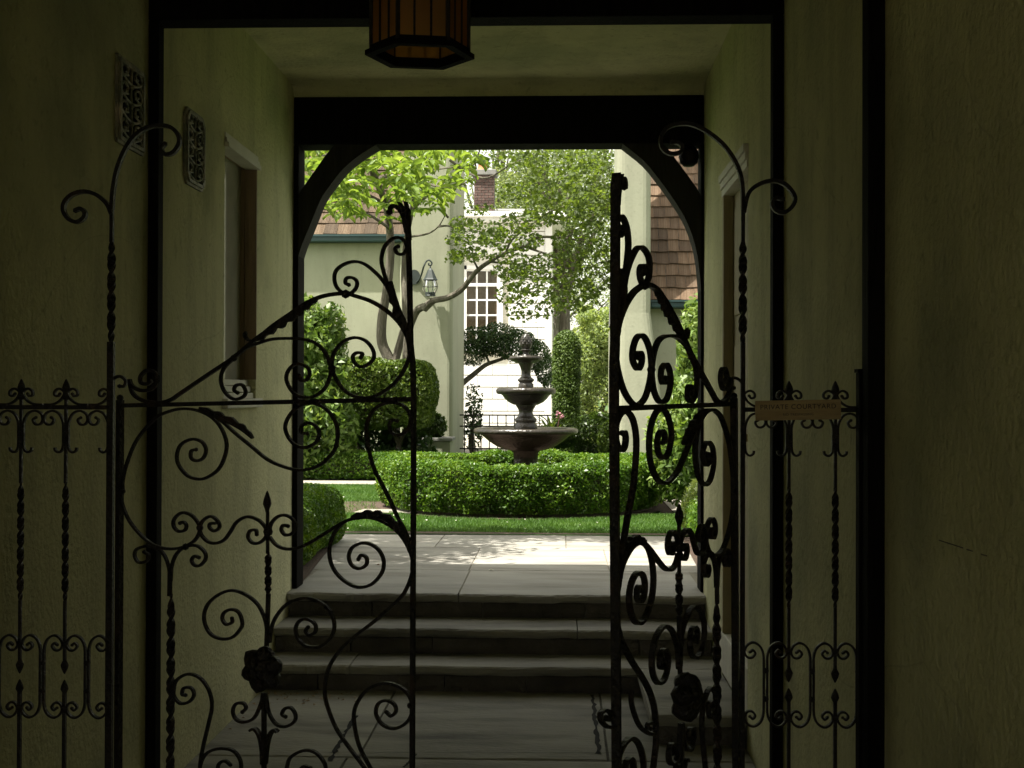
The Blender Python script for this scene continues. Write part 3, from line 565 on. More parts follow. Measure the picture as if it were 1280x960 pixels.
# left chimney with rounded corner
def chimney(name, x0, x1, y0, y1, z1, m, label, flare=0, fz=2.2, side=1):
    e = empty(name, ((x0+x1)/2, (y0+y1)/2, Z1), 0, label, 'chimney'); off = e.location; g = G(); r = .09
    zs = [Z1, fz-.5, fz, fz+.6, z1]; fl_ = [flare, flare, flare*.55, 0, 0]; rings = []; V = []; Fc = []
    for z, q in zip(zs, fl_):
        a, b, c, d = x0, x1+q, y0-q*.3, y1
        if side < 0: a, b = x0-q, x1
        for cx, cy, s0 in ((a+r, c+r, PI), (b-r, c+r, 1.5*PI), (b-r, d-r, 0), (a+r, d-r, .5*PI)):
            for k in range(5): t = s0+k*PI/8; V.append((cx+r*math.cos(t)-off.x, cy+r*math.sin(t)-off.y, z-off.z))
    n = 20
    for i in range(len(zs)-1):
        for k in range(n): Fc.append((i*n+k, i*n+(k+1) % n, (i+1)*n+(k+1) % n, (i+1)*n+k))
    Fc.append(tuple((len(zs)-1)*n+k for k in range(n)))
    mk('stack', V, Fc, m, e, False); g = G(); g.box((x0-.06-off.x, y0-.06-off.y, z1+.001-off.z), (x1+.06-off.x, y1+.06-off.y, z1+.14-off.z), .02); g.out('cap', m, e); return e
a = at(505, 400, 20.5).x; b = at(566, 400, 20.5).x
chimney('plaster_chimney', a, b, 20.5, 23.0, 8.2, 'ext_plaster', 'tall square cream plaster chimney carrying the wall lantern, left of the fountain')
a2 = at(771, 300, 14.2).x; b2 = at(814, 260, 14.2).x
chimney('plaster_chimney', a2, b2, 14.2, 15.0, 6.8, 'ext_plaster', 'cream plaster chimney widening at its base beside the tiled roof on the right', .14, 1.9)
# planter wall
pw = empty('planter_wall', (at(530, 560, 19.9).x, 19.9, Z1), 0, 'low cream planter wall with grey coping at the foot of the left chimney', 'planter')
boxo('wall', (-.45, -.12, 0), (.42, .5, .43), 'ext_plaster', pw, .01); boxo('coping', (-.48, -.15, .432), (.45, .53, .48), 'ridge', pw, .008)
c = at(543, 534, 20.0); blobs('planter_plant', [((c.x-.08, 20.1, c.z), (.28, .2, .24))], 900, .09, 'boxdark', 'dark leafy plant growing in the low planter wall', stem=False, amp=.3)
# wall lantern on the left chimney
lp = at(538, 350, 20.3); wl = empty('wall_lantern', tuple(lp), 0, 'small grey-green carriage lantern on a curled iron bracket on the left chimney', 'lantern')
s = 20.3/1600
L = lambda cx, cy: Vector(((cx/12+510-538)*s, 0, -((cy/12+310)-350)*s))
g = G(); g.tube(cr([L(80, 512)+Vector((0, .2, 0)), L(140, 470)+Vector((0, .15, 0)), L(190, 390)+Vector((0, .1, 0)), L(230, 290), L(270, 205), L(315, 182), L(355, 220), L(345, 255), L(312, 250), L(310, 225)], 4), .014, 7); g.out('bracket', 'patina', wl)
g = G(); q = L(70, 420); g.add([], []); 
V = [(q.x+.1*math.cos(t*PI/8), .19, q.z+.12*math.sin(t*PI/8)) for t in range(16)]; V2 = [(x, .17, z) for x, y, z in V]; g.add(V+V2, [tuple(range(16))[::-1], tuple(range(16, 32))]+[(i, (i+1) % 16, 16+(i+1) % 16, 16+i) for i in range(16)]); g.out('wall_plate', 'patina', wl)
mx = L(335, 0).x; zt = L(0, 265).z
def L6(name, prof, m, n=6, smooth=False): g = G(); g.lathe(prof, n, (mx, 0, 0)); return g.out(name, m, wl, smooth)
z = lambda cy: -((cy/12+310)-350)*s
L6('hood', [(0, z(262)), (.012, z(275)), (.014, z(300)), (.036, z(325)), (.045, z(335)), (.10, z(455)), (.118, z(478)), (.10, z(490)), (0, z(488))], 'patina')
L6('glass', [(.085, z(492)), (.098, z(560)), (.095, z(610)), (.078, z(665))], 'clear', 12, True)
g = G()
for k in range(6):
    t = k*PI/3+.3; g.tube([(mx+r*math.cos(t), r*math.sin(t), z(c)) for r, c in ((.09, 490), (.112, 540), (.116, 580), (.108, 620), (.082, 668))], .005, 5)
for c, r in ((580, .116),): g.lathe([(r, z(c)-.004), (r+.006, z(c)), (r, z(c)+.004)], 16, (mx, 0, 0))
g.out('cage', 'patina', wl)
L6('base', [(0, z(664)), (.08, z(664)), (.085, z(690)), (.075, z(700)), (.09, z(718)), (.08, z(724)), (0, z(724))], 'patina', 12)

# ------------------------------------------------------------------ right wing with tiled roof
RW = empty('tiled_wing', (0, 0, 0), 0, 'low cream wing with steep brown shingle roof on the right of the garden', 'house')
EZR = at(850, 386, 14.6).z; X0r = b2-.05
boxo('wall', (b2-.25, 14.6, Z1), (7, 20, EZR), 'ext_plaster', RW)
g = G(); g.box((b2+.012, 14.42, EZR+.001), (7, 14.56, EZR+.075), .015); g.box((b2+.012, 14.40, EZR+.066), (7, 14.44, EZR+.085)); g.out('gutter', 'gutter', RW)
y0 = 14.46; z0 = EZR+.07; SR = math.radians(56); h = 3.2
g = G(); g.add([(b2-.25, y0, z0), (7, y0, z0), (7, y0+h/math.tan(SR), z0+h), (b2-.25, y0+h/math.tan(SR), z0+h), (b2-.25, 20, z0), (7, 20, z0)], [(0, 1, 2, 3), (1, 5, 2), (4, 0, 3), (3, 2, 5, 4)]); rf = g.out('roof', 'ridge', RW)
shingles(rf, b2-.2, b2+1.15, y0, z0+.01, SR, .146, 16, .10, .17, 4)
boxo('roof_field', (b2+1.16, y0+.3, z0-.2), (7, y0+.5, z0+.1), 'shingle', RW)

# ------------------------------------------------------------------ far white house
WH = empty('white_house', (0, 0, 0), 0, 'bright white block-walled house with brown-curtained sash window and brick chimney beyond the fence', 'house')
YW = 36.0; pxm = 1600/YW
wx0, wx1 = -6.5, at(681, 400, YW).x; wz1 = at(640, 279, YW).z
wn = [at(583.5, 337, YW), at(621, 432, YW)]; A_, B_ = wn
boxo('wall', (wx0, YW+.06, Z1), (wx1+.2, YW+7, wz1), 'offwhite', WH)
# rusticated blocks
blk = []; zz = Z1; r = 0; ch = 15/pxm; base = None
winbox = (A_.x-.30, B_.x+.32, B_.z-.25, A_.z+.25)
while zz < wz1-.05:
    x = -4.0+(.42 if r % 2 else 0); z2 = min(zz+ch, wz1)
    while x < wx1:
        x2 = min(x+.84, wx1)
        for a, b in ([(x, x2)] if (z2 < winbox[2] or zz > winbox[3]) else [(x, min(x2, winbox[0])), (max(x, winbox[1]), x2)]):
            if b-a > .06:
                o = base and dup(base, WH)
                if not base: base = o = boxo('wall_block', (0, -.03, 0), (1, .03, 1), 'white', WH)
                o.location = (a+.006, YW+.028, zz+.014); o.scale = (b-a-.012, 1, z2-zz-.028)
        x += .84
    zz += ch; r += 1
g = G(); g.box((wx0-.3, YW-.35, wz1+.001), (wx1+.5, YW+7.3, wz1+.12)); g.box((wx0-.35, YW-.45, wz1+.12), (wx1+.6, YW+7.4, wz1+.28), .02); g.out('cornice', 'white', WH)
g = G(); g.add([(wx0-.3, YW-.3, wz1+.281), (wx1+.5, YW-.3, wz1+.281), (wx1-.5, YW+3.4, wz1+.9), (wx0+1, YW+3.4, wz1+.9), (wx0-.3, YW+7.2, wz1+.281), (wx1+.5, YW+7.2, wz1+.281)], [(0, 1, 2, 3), (1, 5, 2), (4, 0, 3), (3, 2, 5, 4)]); g.out('roof', 'ridge', WH)
boxo('corner_pilaster', (wx1+.003, YW-.09, Z1), (at(690, 400, YW).x, YW+.2, wz1-.002), 'white', WH, .02)
def sash(x0, x1, zt, zb, cols, nrow):
    wn_ = empty('window'); wn_.parent = WH
    g = G(); t = .11
    for q in ((x0-t, zb-.06, x0, zt+t), (x1, zb-.06, x1+t+.06, zt+t), (x0-t, zt, x1+t, zt+t)): g.box((q[0], YW-.05, q[1]), (q[2], YW+.055, q[3]))
    g.out('frame', 'white', wn_); boxo('sill', (x0-t-.04, YW-.1, zb-.16), (x1+t+.04, YW+.055, zb-.061), 'white', wn_)
    boxo('curtain', (x0, YW+.052, zb-.05), (x1, YW+.058, zt), 'curtain', wn_)
    pw_ = (x1-x0)/cols; ph_ = (zt-zb)/nrow; g = G(); b = .024
    for i in range(1, cols): g.box((x0+i*pw_-b, YW+.0, zb), (x0+i*pw_+b, YW+.03, zt))
    for j in range(0, nrow+1):
        bb = .045 if j in (0, nrow, nrow-1) else .024
        g.box((x0, YW+.002-(bb > .03)*.02, zb+j*ph_-bb), (x1, YW+.032, zb+j*ph_+bb))
    g.out('glazing_bars', 'white', wn_)
    src = None
    for i in range(cols):
        for j in range(nrow):
            o = dup(src, wn_) if src else boxo('pane', (0, 0, 0), (pw_-2*b, .006, ph_-.05), 'clear', wn_)
            src = src or o; o.location = (x0+i*pw_+b, YW+.012, zb+j*ph_+.025)
sash(A_.x, B_.x, A_.z, B_.z, 3, 5)
# brick chimney of the white house
c0, c1 = at(592.5, 262, YW+.6), at(618, 219, YW+.6)
bc = empty('brick_chimney'); bc.parent = WH; bw, bh = .21, .075
boxo('chimney_core', (c0.x+.01, YW+.61, wz1+.2), (c1.x-.01, YW+1.1, c1.z), 'mortar', bc)
base = None; k = 0; z_ = wz1+.282
while z_ < c1.z-.01:
    x = c0.x+(0 if k % 2 else -bw/2)
    while x < c1.x-.01:
        a, b = max(x, c0.x), min(x+bw, c1.x)
        if b-a > .03:
            o = dup(base, bc) if base else boxo('brick', (0, 0, 0), (1, .05, bh-.012), 'brick', bc); base = base or o
            o.location = (a+.006, YW+.58+random.uniform(-.004, .004), z_); o.scale = (b-a-.012, 1, 1)
        x += bw
    z_ += bh; k += 1
boxo('chimney_cap', (c0.x-.08, YW+.5, c1.z+.001), (c1.x+.06, YW+1.2, c1.z+.16), 'ridge', bc, .02)
tp = at(603, 205, YW+.8); g = G(); g.lathe([(.15, 0), (.15, .05), (.13, .07), (.12, .2), (.15, .22), (.15, .26), (.1, .26), (.1, .1)], 16, (tp.x, YW+.85, c1.z+.162)); g.out('chimney_pot', 'terracotta', bc, True)

# ------------------------------------------------------------------ iron garden fence
YF = 22.0; fx0, fx1 = at(560, 520, YF).x, at(800, 520, YF).x; zt = at(650, 519, YF).z; zm = at(650, 533, YF).z; zb = at(650, 561, YF).z
fe = empty('garden_fence', ((fx0+fx1)/2, YF, Z1), 0, 'low dark railing fence between the fountain and the white house', 'fence'); ox = (fx0+fx1)/2
for z_ in (zt, zm, zb): boxo('rail', (fx0-ox, -.012, z_-.012-Z1), (fx1-ox, .012, z_+.012-Z1), 'iron', fe)
x = fx0; src = None
while x < fx1:
    o = dup(src, fe) if src else boxo('baluster', (-.009, -.009, .02), (.009, .009, zt-Z1), 'iron', fe); src = src or o; o.location = (x-ox, 0, 0); x += 10.4/1600*YF
# ------------------------------------------------------------------ planting behind the fountain
c = at(708, 480, 20.6); ccx = c.x; cy_ = empty('columnar_cypress', (ccx, 20.6, Z1), 0, 'narrow dark green clipped column-shaped conifer right of the fountain', 'tree')
ht = at(708, 413, 20.6).z-Z1; n = 30000; t = rng.random(n)*2*PI; zf = rng.random(n)**.9; rr = .235*np.minimum(1, np.sqrt(np.maximum(1-((zf-.86)/.14).clip(0)**2, 0)))*(1-.10*(1-zf))
rr = rr*(1+.05*np.sin(t*5+zf*9)+.04*np.sin(zf*31+t*3)); k = rng.random(n)**.4; P = np.c_[rr*k*np.cos(t), rr*k*np.sin(t), zf*ht]; N = np.c_[np.cos(t), np.sin(t), .5+0*t]
foliage('crown', P, N, .045, 'cypress', cy_, aspect=.4, rnd=.6); g = G(); g.tube([(0, 0, 0), (0, 0, ht*.9)], [.05, .02], 8); g.out('trunk', 'darkbark', cy_)
c = at(632, 430, 19.8); tb = empty('cloud_topiary', (at(560, 500, 23.6).x, 23.6, Z1), 0, 'dark cloud-pruned topiary tree leaning behind the top of the fountain', 'tree'); off = np.array(tb.location)
PP = []; NN = []
for px, py, rx, rz in ((603, 428, .34, .25), (625, 424, .38, .24), (648, 432, .36, .26), (668, 445, .28, .26), (680, 463, .17, .26), (590, 440, .25, .2), (688, 478, .10, .16)):
    rx *= 1.19; rz *= 1.19; q = at(px, py, 23.6); P, N = shell(int(17000*rx*rz), tuple(q), (rx, .36, rz), .55, .22, 6, px); PP.append(P-off); NN.append(N)
foliage('crown', np.vstack(PP), np.vstack(NN), .052, 'topiary', tb, aspect=.45, rnd=.6)
g = G(); pp = [Vector((off[0], 23.6, Z1))]+[at(x, y, 23.6) for x, y in ((560, 545), (560, 510), (574, 484), (592, 468), (606, 457), (618, 452), (640, 446), (665, 450))]; g.tube(cr([p-Vector(off) for p in pp], 4), list(np.linspace(.075, .02, len(pp)*4-3)), 8)
g.tube(cr([at(612, 455, 23.6)-Vector(off), at(606, 440, 23.6)-Vector(off), at(600, 425, 23.6)-Vector(off)], 4), .022, 6); g.out('trunk', 'bark', tb)
c = at(584, 515, 21.6); blobs('dark_shrub', [((c.x, 23.3, c.z), (.2, .2, .6)), ((c.x-.03, 23.3, c.z-.3), (.22, .2, .45))], 650, .075, 'topiary', 'thin dark shrub peeping out from behind the left chimney by the fence', amp=.4, lo=.3)
for px, py, rx, rz, Y, m, lb in ((745, 548, .45, .42, 19.5, 'boxdark', 'round dark green bush right of the narrow conifer'), (768, 552, .28, .34, 19.2, 'shrub', 'small mid-green bush by the inner edge of the open right gate leaf'), (700, 545, .34, .20, 19.0, 'boxdark', 'low mound of dark leaves at the foot of the narrow conifer')):
    c = at(px, py, Y); blobs('round_bush', [((c.x, Y, c.z), (rx, .35, rz))], 4500, .055, m, lb, stem=False, amp=.14)
# sword-leaved plant with pink flowers
c = at(690, 540, 18.6); ag = empty('sword_leaved_plant', (c.x, 18.6, Z1), 0, 'blue-green sword-leaved plant with pink blooms right of the lowest fountain bowl', 'plant'); base = None
for i in range(22):
    a = i*2.4; t = .5+.4*random.random()
    if base is None:
        g = G(); A = []; Bq = []
        P = [(0, 0), (.06, .16), (.15, .30), (.27, .38), (.38, .40)]; wds = [.018, .022, .02, .014, .001]
        V = []
        for (r_, z_), ww in zip(P, wds): V += [(r_, -ww, z_+.008), (r_, 0, z_), (r_, ww, z_+.008)]
        Fc = []
        for k in range(4): Fc += [(k*3, k*3+3, k*3+4, k*3+1), (k*3+1, k*3+4, k*3+5, k*3+2)]
        base = o = mk('leaf', V, Fc, 'shrub', ag)
    else: o = dup(base, ag)
    o.location = (0, 0, .35); o.rotation_euler = (random.uniform(-.2, .2), random.uniform(-.5, .3), a)
boxo('stem', (-.03, -.03, 0), (.03, .03, .38), 'darkbark', ag)
g = G()
for k in range(14): g.lathe([(0, -.01), (.022, 0), (.014, .014), (0, .018)], 6, (at(700, 519, 18.6).x-c.x+random.uniform(-.05, .05), random.uniform(-.05, .05), at(700, 519, 18.6).z-Z1+random.uniform(-.05, .05)))
g.tube([(0, 0, .3), (at(700, 519, 18.6).x-c.x, 0, at(700, 519, 18.6).z-Z1)], .008, 5); g.out('bloom', 'flower', ag)

# ------------------------------------------------------------------ trees
def limb(g, P, r0, r1, n=8, k=5): Q = cr([Vector(p) for p in P], k); g.tube(Q, list(np.linspace(r0, r1, len(Q))), n)
# forked tree in front of the garden house: trunk, big-leaved crown
YT = 19.6
mg = empty('magnolia_tree', tuple(at(490, 600, YT).xy)+(Z1,), 0, 'forked pale-barked tree with large light green leaves filling the upper left of the arch', 'tree'); mo = mg.location
def LP(L): return [at(x, y, Y)-mo for x, y, Y in L]
g = G()
limb(g, [Vector((.0, 0, 0))]+LP([(491, 500, YT), (492, 452, YT)]), .13, .10)
limb(g, LP([(492, 458, YT), (484, 444, YT), (477, 425, YT), (478, 395, YT), (484, 360, YT), (488, 320, YT), (487, 285, YT), (482, 255, 19.0), (470, 225, 18.2), (455, 190, 17.4)]), .088, .045, 10)
limb(g, LP([(493, 458, YT), (497, 440, YT), (503, 418, YT), (507, 400, YT), (506, 370, YT), (505, 340, YT+.1), (508, 300, YT), (515, 262, 19.2), (520, 225, 18.8), (530, 185, 18)]), .065, .03, 8)
for L in ([(482, 255, 19), (450, 240, 18), (415, 238, 17), (385, 240, 16)], [(470, 225, 18.2), (500, 215, 17.5), (540, 212, 17), (575, 208, 16.4)], [(487, 285, YT), (460, 268, 18.5), (430, 262, 17.5), (405, 262, 17)], [(455, 190, 17.4), (430, 190, 16.5), (400, 195, 16)], [(515, 262, 19.2), (545, 235, 18.4), (565, 222, 17.6)], [(482, 255, 19), (520, 230, 17.5), (560, 235, 16.5), (590, 225, 16)]):
    limb(g, LP(L), .028, .008, 6, 4)
g.out('trunk', 'bark', mg)
# leaf base mesh
g = G(); V = []; Fc = []; prof = [(0, .0), (.18, .26), (.42, .36), (.7, .30), (.9, .14), (1, 0)]
for t, ww in prof: V += [(t, -ww*.5, .09*math.sin(t*3)+ww*.22), (t, 0, .09*math.sin(t*3)-t*t*.16), (t, ww*.5, .09*math.sin(t*3)+ww*.22)]
for k in range(5): Fc += [(k*3, k*3+3, k*3+4, k*3+1), (k*3+1, k*3+4, k*3+5, k*3+2)]
LV, LF = V, Fc
def whorls(n, area, Ys, per=(5, 8)):
    out = []
    for i in range(n):
        px, py = area(); Y = random.uniform(*Ys); c = at(px, py, Y); k = random.randint(*per); a0 = random.random()*6
        for j in range(k): out.append((c+Vector((random.gauss(0, .015), random.gauss(0, .015), random.gauss(0, .01))), a0+j*2*PI/k+random.gauss(0, .25), random.uniform(-.15, .75), random.uniform(.15, .27)*Y/17))
    return out
def arch_area():
    while True:
        x = random.uniform(365, 598); y = random.uniform(168, 282)
        lim = 282-(abs(x-450)/110)**2*26 if x < 560 else 250-(x-560)*.9
        if y < lim and not (y > 262 and random.random() < .65): return x, y
W = whorls(42, arch_area, (15.2, 17.2)); base = None
for c, a, tl, s_ in W[:290]:
    if base is None: base = o = mk('leaf', LV, LF, 'magnolia', mg)
    else: o = dup(base, mg)
    o.location = c-mo; o.rotation_euler = (random.gauss(0, .3), tl, a); o.scale = (s_,)*3
def leafmesh(name, W, m, parent, mo):
    base = np.array(LV); VV = []; 
    for c, a, tl, s_ in W:
        Rm = Matrix.Rotation(a, 3, 'Z') @ Matrix.Rotation(tl, 3, 'Y') @ Matrix.Rotation(random.gauss(0, .3), 3, 'X'); VV.append(base @ np.array(Rm).T*s_+np.array(c-mo))
    k = len(base); Fq = np.array(LF); Fa = np.vstack([Fq+i*k for i in range(len(W))]); o = rawmesh(name, np.vstack(VV), Fa, m, parent); o['kind'] = 'stuff'; return o
def over_area(): return random.uniform(300, 640), random.uniform(20, 190)
leafmesh('leaves', W[290:]+whorls(105, arch_area, (15.0, 19.5))+whorls(120, over_area, (14.5, 19)), 'magnolia', mg, mo)

# maple with layered sprays in front of the white house
mp_ = empty('maple_tree', tuple(at(512, 600, 19.3).xy)+(Z1,), 0, 'fine-leaved maple whose long bare limb reaches right across the left chimney', 'tree'); po = mp_.location
def LQ(L): return [at(x, y, Y)-po for x, y, Y in L]
g = G()
limb(g, [Vector((0, 0, 0))]+LQ([(511, 500, 19.3), (509, 440, 19.3), (513, 400, 19.2)]), .08, .062)
limb(g, LQ([(511, 410, 19.2), (520, 390, 19.1), (528, 384, 19.0), (535, 382, 19), (541, 376, 18.9), (560, 372, 18.7), (577, 362, 18.5), (588, 348, 18.3), (598, 337, 18.2), (612, 327, 18), (632, 316, 17.8), (655, 308, 17.5), (672, 297, 17.3), (700, 297, 17), (720, 300, 17)]), .062, .012, 9)
limb(g, LQ([(541, 376, 18.9), (536, 380, 18.95), (530, 386, 19)]), .055, .06, 9)
limb(g, LQ([(632, 316, 17.8), (640, 300, 17.6), (660, 284, 17.4), (685, 266, 17.2), (705, 258, 17)]), .018, .006, 6)
for L in ([(513, 296, 19), (535, 292, 18.8), (548, 283, 18.6), (556, 270, 18.5)], [(548, 283, 18.6), (563, 283, 18.5), (575, 294, 18.4)], [(560, 272, 18.5), (553, 262, 18.4), (548, 255, 18.4)], [(562, 200, 18), (585, 216, 18), (610, 222, 17.8), (640, 205, 17.6), (675, 190, 17.4)], [(585, 216, 18), (597, 195, 18), (605, 170, 18)], [(612, 327, 18), (640, 330, 17.8), (665, 330, 17.5)], [(655, 308, 17.5), (690, 320, 17.2), (720, 330, 17)], [(598, 337, 18.2), (592, 325, 18), (590, 312, 18)]):
    limb(g, LQ(L), .018, .006, 6, 4)
g.out('trunk', 'bark', mp_)
PP = []
def spray(px, py, rx, ry, dens, Y0=16.2, Y1=18.6):
    n = int(rx*ry*dens); a = rng.random(n)*2*PI; r = np.sqrt(rng.random(n)); tw = rng.random(max(3, n//16))
    for i in range(n):
        Y = random.uniform(Y0, Y1); PP.append(tuple(at(px+rx*r[i]*math.cos(a[i]), py+ry*r[i]*math.sin(a[i]), Y)))
for px, py, rx, ry, d in ((600, 290, 36, 16, .55), (640, 300, 42, 15, .6), (585, 318, 26, 10, .7), (640, 338, 26, 11, .45), (658, 350, 32, 18, .5), (690, 335, 40, 20, .5), (730, 300, 40, 24, .62), (700, 262, 44, 18, .6), (745, 258, 28, 24, .6),
                          (660, 275, 36, 12, .6), (670, 380, 40, 20, .28), (660, 396, 26, 8, .22), (715, 370, 34, 22, .5), (640, 368, 22, 12, .25), (735, 225, 34, 22, .55), (690, 225, 34, 18, .5), (650, 240, 30, 12, .45), (700, 200, 60, 14, .6), (640, 200, 40, 10, .35), (745, 200, 26, 14, .5), (575, 300, 20, 8, .4), (566, 326, 12, 4, .35), (600, 262, 22, 7, .35), (742, 340, 24, 30, .45), (575, 280, 14, 10, .4), (635, 322, 26, 7, .5)):
    spray(px, py, rx, ry, d*1.25)
for k in range(1500):
    PP.append(tuple(at(random.uniform(560, 820), random.uniform(30, 190), random.uniform(16, 18.6))))
PP = np.array(PP); NN = np.tile([0, -.25, 1.0], (len(PP), 1)); o = foliage('crown', PP-np.array(po), NN, .062, 'maple', mp_, aspect=.8, rnd=.5, fold=.1)

def bigtree(name, x, y, H, r, cz, label, m='far', leaves=26000, size=.105, tr=.28, nc=60, base=None, spread=.42):
    e = empty(name, (x, y, Z1), 0, label, 'tree', 'trees beyond the white house'); g = G(); C = []
    limb(g, [(0, 0, 0), (random.uniform(-.3, .3), 0, H*.35), (random.uniform(-.5, .5), 0, H*.8)], tr, tr*.25, 10)
    for i in range(nc):
        d = unit(rng.normal(size=(1, 3)))[0]; k = random.uniform(.35, 1.0); c = np.array([0, 0, cz])+d*np.array(r)*k
        c[2] = max(c[2], (base or 1.0)); C.append(c)
        if i < 26: limb(g, [(0, 0, max(.6, min(H*.7, c[2]*.62))), Vector((c[0]*.5, c[1]*.5, c[2]*.78)), Vector(c)], tr*.32, .02, 5, 4)
    g.out('trunk', 'bark', e); C = np.array(C); idx = rng.integers(0, nc, leaves); s_ = (.7+.6*rng.random(nc))[idx][:, None]
    P = C[idx]+rng.normal(size=(leaves, 3))*np.array([spread, spread, spread*.55])*s_*r[0]*.42; N = np.tile([0., -.2, 1.], (leaves, 1))
    foliage('crown', P, N, size, m, e, aspect=.6, rnd=.7); return e
bigtree('broadleaf_tree', at(708, 400, 42).x, 42, 12, (3.8, 3.5, 3.8), 8.2, 'tall broadleaf tree with bare grey trunk right of the white house', leaves=17000, nc=38, tr=.26, base=6.8)
bigtree('broadleaf_tree', -2.6, 48, 14, (4.2, 4, 4.8), 9.2, 'pale-leaved tall tree rising straight behind the brick chimney', leaves=10000, nc=30)
bigtree('broadleaf_tree', 3.4, 54, 13, (4.5, 4, 5.2), 7.0, 'distant broadleaf tree behind the right chimney', leaves=9000, nc=32, base=2)
bigtree('broadleaf_tree', -.2, 62, 15, (4.2, 4, 5), 8.2, 'farthest broadleaf tree in the gap between house and trunk', leaves=9000, nc=30, size=.13, base=2)
Yb = 27.0
def bb(px, py, rx, rz, Y=Yb, ry=.9): c = at(px, py, Y); return ((c.x, Y, c.z), (rx, ry, rz))
blobs('flowering_bush', [bb(735, 460, .7, .85), bb(755, 500, .7, .7), bb(738, 440, .5, .6), bb(778, 420, .5, .8), bb(748, 415, .4, .35), bb(735, 540, .55, .6), bb(734, 396, .22, .2), bb(760, 398, .22, .2)], 22000, .075, 'bright', 'big light green bush behind the narrow conifer', amp=.4, lo=.4, f=4.5)
# a tree out of frame on the left that throws leaf shade over the patio
e = empty('courtyard_tree', (-4.2, 9.2, Z1), 0, 'garden tree left of the patio outside the view, shading the flagstones', 'tree')
g = G(); limb(g, [(0, 0, 0), (.1, 0, 2.2), (.3, .1, 4)], .12, .05)
C = []
for i in range(26):
    c = np.array([random.uniform(.9, 2.0), random.uniform(-1.15, -.1), random.uniform(3.5, 4.2)]) if i % 2 else np.array([random.uniform(.9, 4.0), random.uniform(.30, .65), random.uniform(3.75, 4.2)]); C.append(c); limb(g, [(.3, .1, 3.75), Vector((.3, .1, 3.75)).lerp(Vector(c), .5)+Vector((0, 0, .15)), Vector(c)], .035, .01, 5, 4)
g.out('trunk', 'bark', e); C = np.array(C); idx = rng.integers(0, 26, 7000); P = C[idx]+rng.normal(size=(7000, 3))*[.28, .20, .12]
foliage('crown', P, np.tile([0., 0, 1.], (7000, 1)), .11, 'magnolia', e, aspect=.5, rnd=.5)

# ------------------------------------------------------------------ wrought iron: traced scrollwork in gate-leaf coordinates
DG = 3.5; A1 = -.4089; A2 = 1.1739; TILT = -.0276
r_ = ray(150, 507); H1 = Vector((r_.x, r_.y, r_.z))*(DG/r_.y); r_ = ray(917.5, 505); H2 = Vector((r_.x, r_.y, r_.z))*(DG/r_.y)
n1 = Vector((-math.sin(A1), math.cos(A1), 0)); u1 = Vector((math.cos(A1), math.sin(A1), 0))
def uv(px, py):
    d = ray(px, py); p = d*(H1.dot(n1)/d.dot(n1)); return Vector(((p-H1).dot(u1), p.z-H1.z))
VB = .10-(H1.z+EYE)     # bottom of a leaf, in leaf coordinates
leafroots = []
class Leaf:
    def __init__(s, root, mirror): s.r = root; s.m = mirror; s.d = .0130 if mirror else .0085
    def put(s, g, name, m='iron', parent=None, smooth=False): return g.out(name, m, parent or s.r, smooth, s.m)
def ribbon(g, P, t=.0085, d=.020, taper=(1, 1), k=4, blob=True):
    Q = cr(P, k); n = len(Q); A = []; Bq = []; L = len(Q)
    for i, p in enumerate(Q):
        tg = (Q[min(i+1, n-1)]-Q[max(i-1, 0)]).normalized(); nn = Vector((-tg.y, tg.x)); w_ = t/2*(taper[0]+(taper[1]-taper[0])*i/(n-1)); A.append(p+nn*w_); Bq.append(p-nn*w_)
    g.strip([tuple(a) for a in A], [tuple(b) for b in Bq], -d/2, d/2)
    if blob:
        for q in (Q[-1],): g.lathe([(0, -t*.8), (t*.75, -t*.4), (t*.75, t*.4), (0, t*.8)], 7, (q.x, 0, q.y))
def twist(g, x, z0, z1, a=.0105, b=.0055, pitch=.11, n=None):
    n = n or int(abs(z1-z0)/.005); V = []; Fc = []
    for i in range(n+1):
        q = 2*PI*(i/n)*(abs(z1-z0)/pitch); z = z0+(z1-z0)*i/n; f = min(1, 6*min(i, n-i)/n+.4)
        for dx, dy in ((-a, -b), (a, -b), (a, b), (-a, b)): V.append((x+f*(dx*math.cos(q)-dy*math.sin(q)), f*(dx*math.sin(q)+dy*math.cos(q)), z))
    for i in range(n):
        for k in range(4): Fc.append((i*4+k, i*4+(k+1) % 4, (i+1)*4+(k+1) % 4, (i+1)*4+k))
    g.add(V, Fc)
def bar(g, p, q, t=.009, d=.012): 
    tg = (q-p).normalized(); nn = Vector((-tg.y, tg.x))*t/2; g.prism([tuple(p+nn), tuple(q+nn), tuple(q-nn), tuple(p-nn)], -d/2, d/2)
def spear(g, x, z, h=.042, r=.0115, dn=1): g.lathe([(0, 0), (.005, 0), (.006, dn*h*.12), (r, dn*h*.38), (r*.8, dn*h*.6), (.003, dn*h*.92), (0, dn*h)][::1], 8, (x, 0, z))
def knob(g, p, r=.010): g.lathe([(0, -r), (r*.8, -r*.6), (r, 0), (r*.8, r*.6), (0, r)], 9, (p.x, 0, p.y))
def acanthus(g, P, w0, w1, teeth, d=.03, side=1, k=6):
    Q = cr(P, k); n = len(Q); A = []; Bq = []
    for i, p in enumerate(Q):
        t = i/(n-1); tg = (Q[min(i+1, n-1)]-Q[max(i-1, 0)]).normalized(); nn = Vector((-tg.y, tg.x))*side
        ww = (w0*math.sin(PI*min(1, t*.92+.06))**.7+w1*t*0); th = .55+.6*abs(math.sin(PI*teeth*t)); A.append(p-nn*.004); Bq.append(p+nn*ww*th)
    g.strip([tuple(a) for a in A], [tuple(b) for b in Bq], -d/2, d/2)
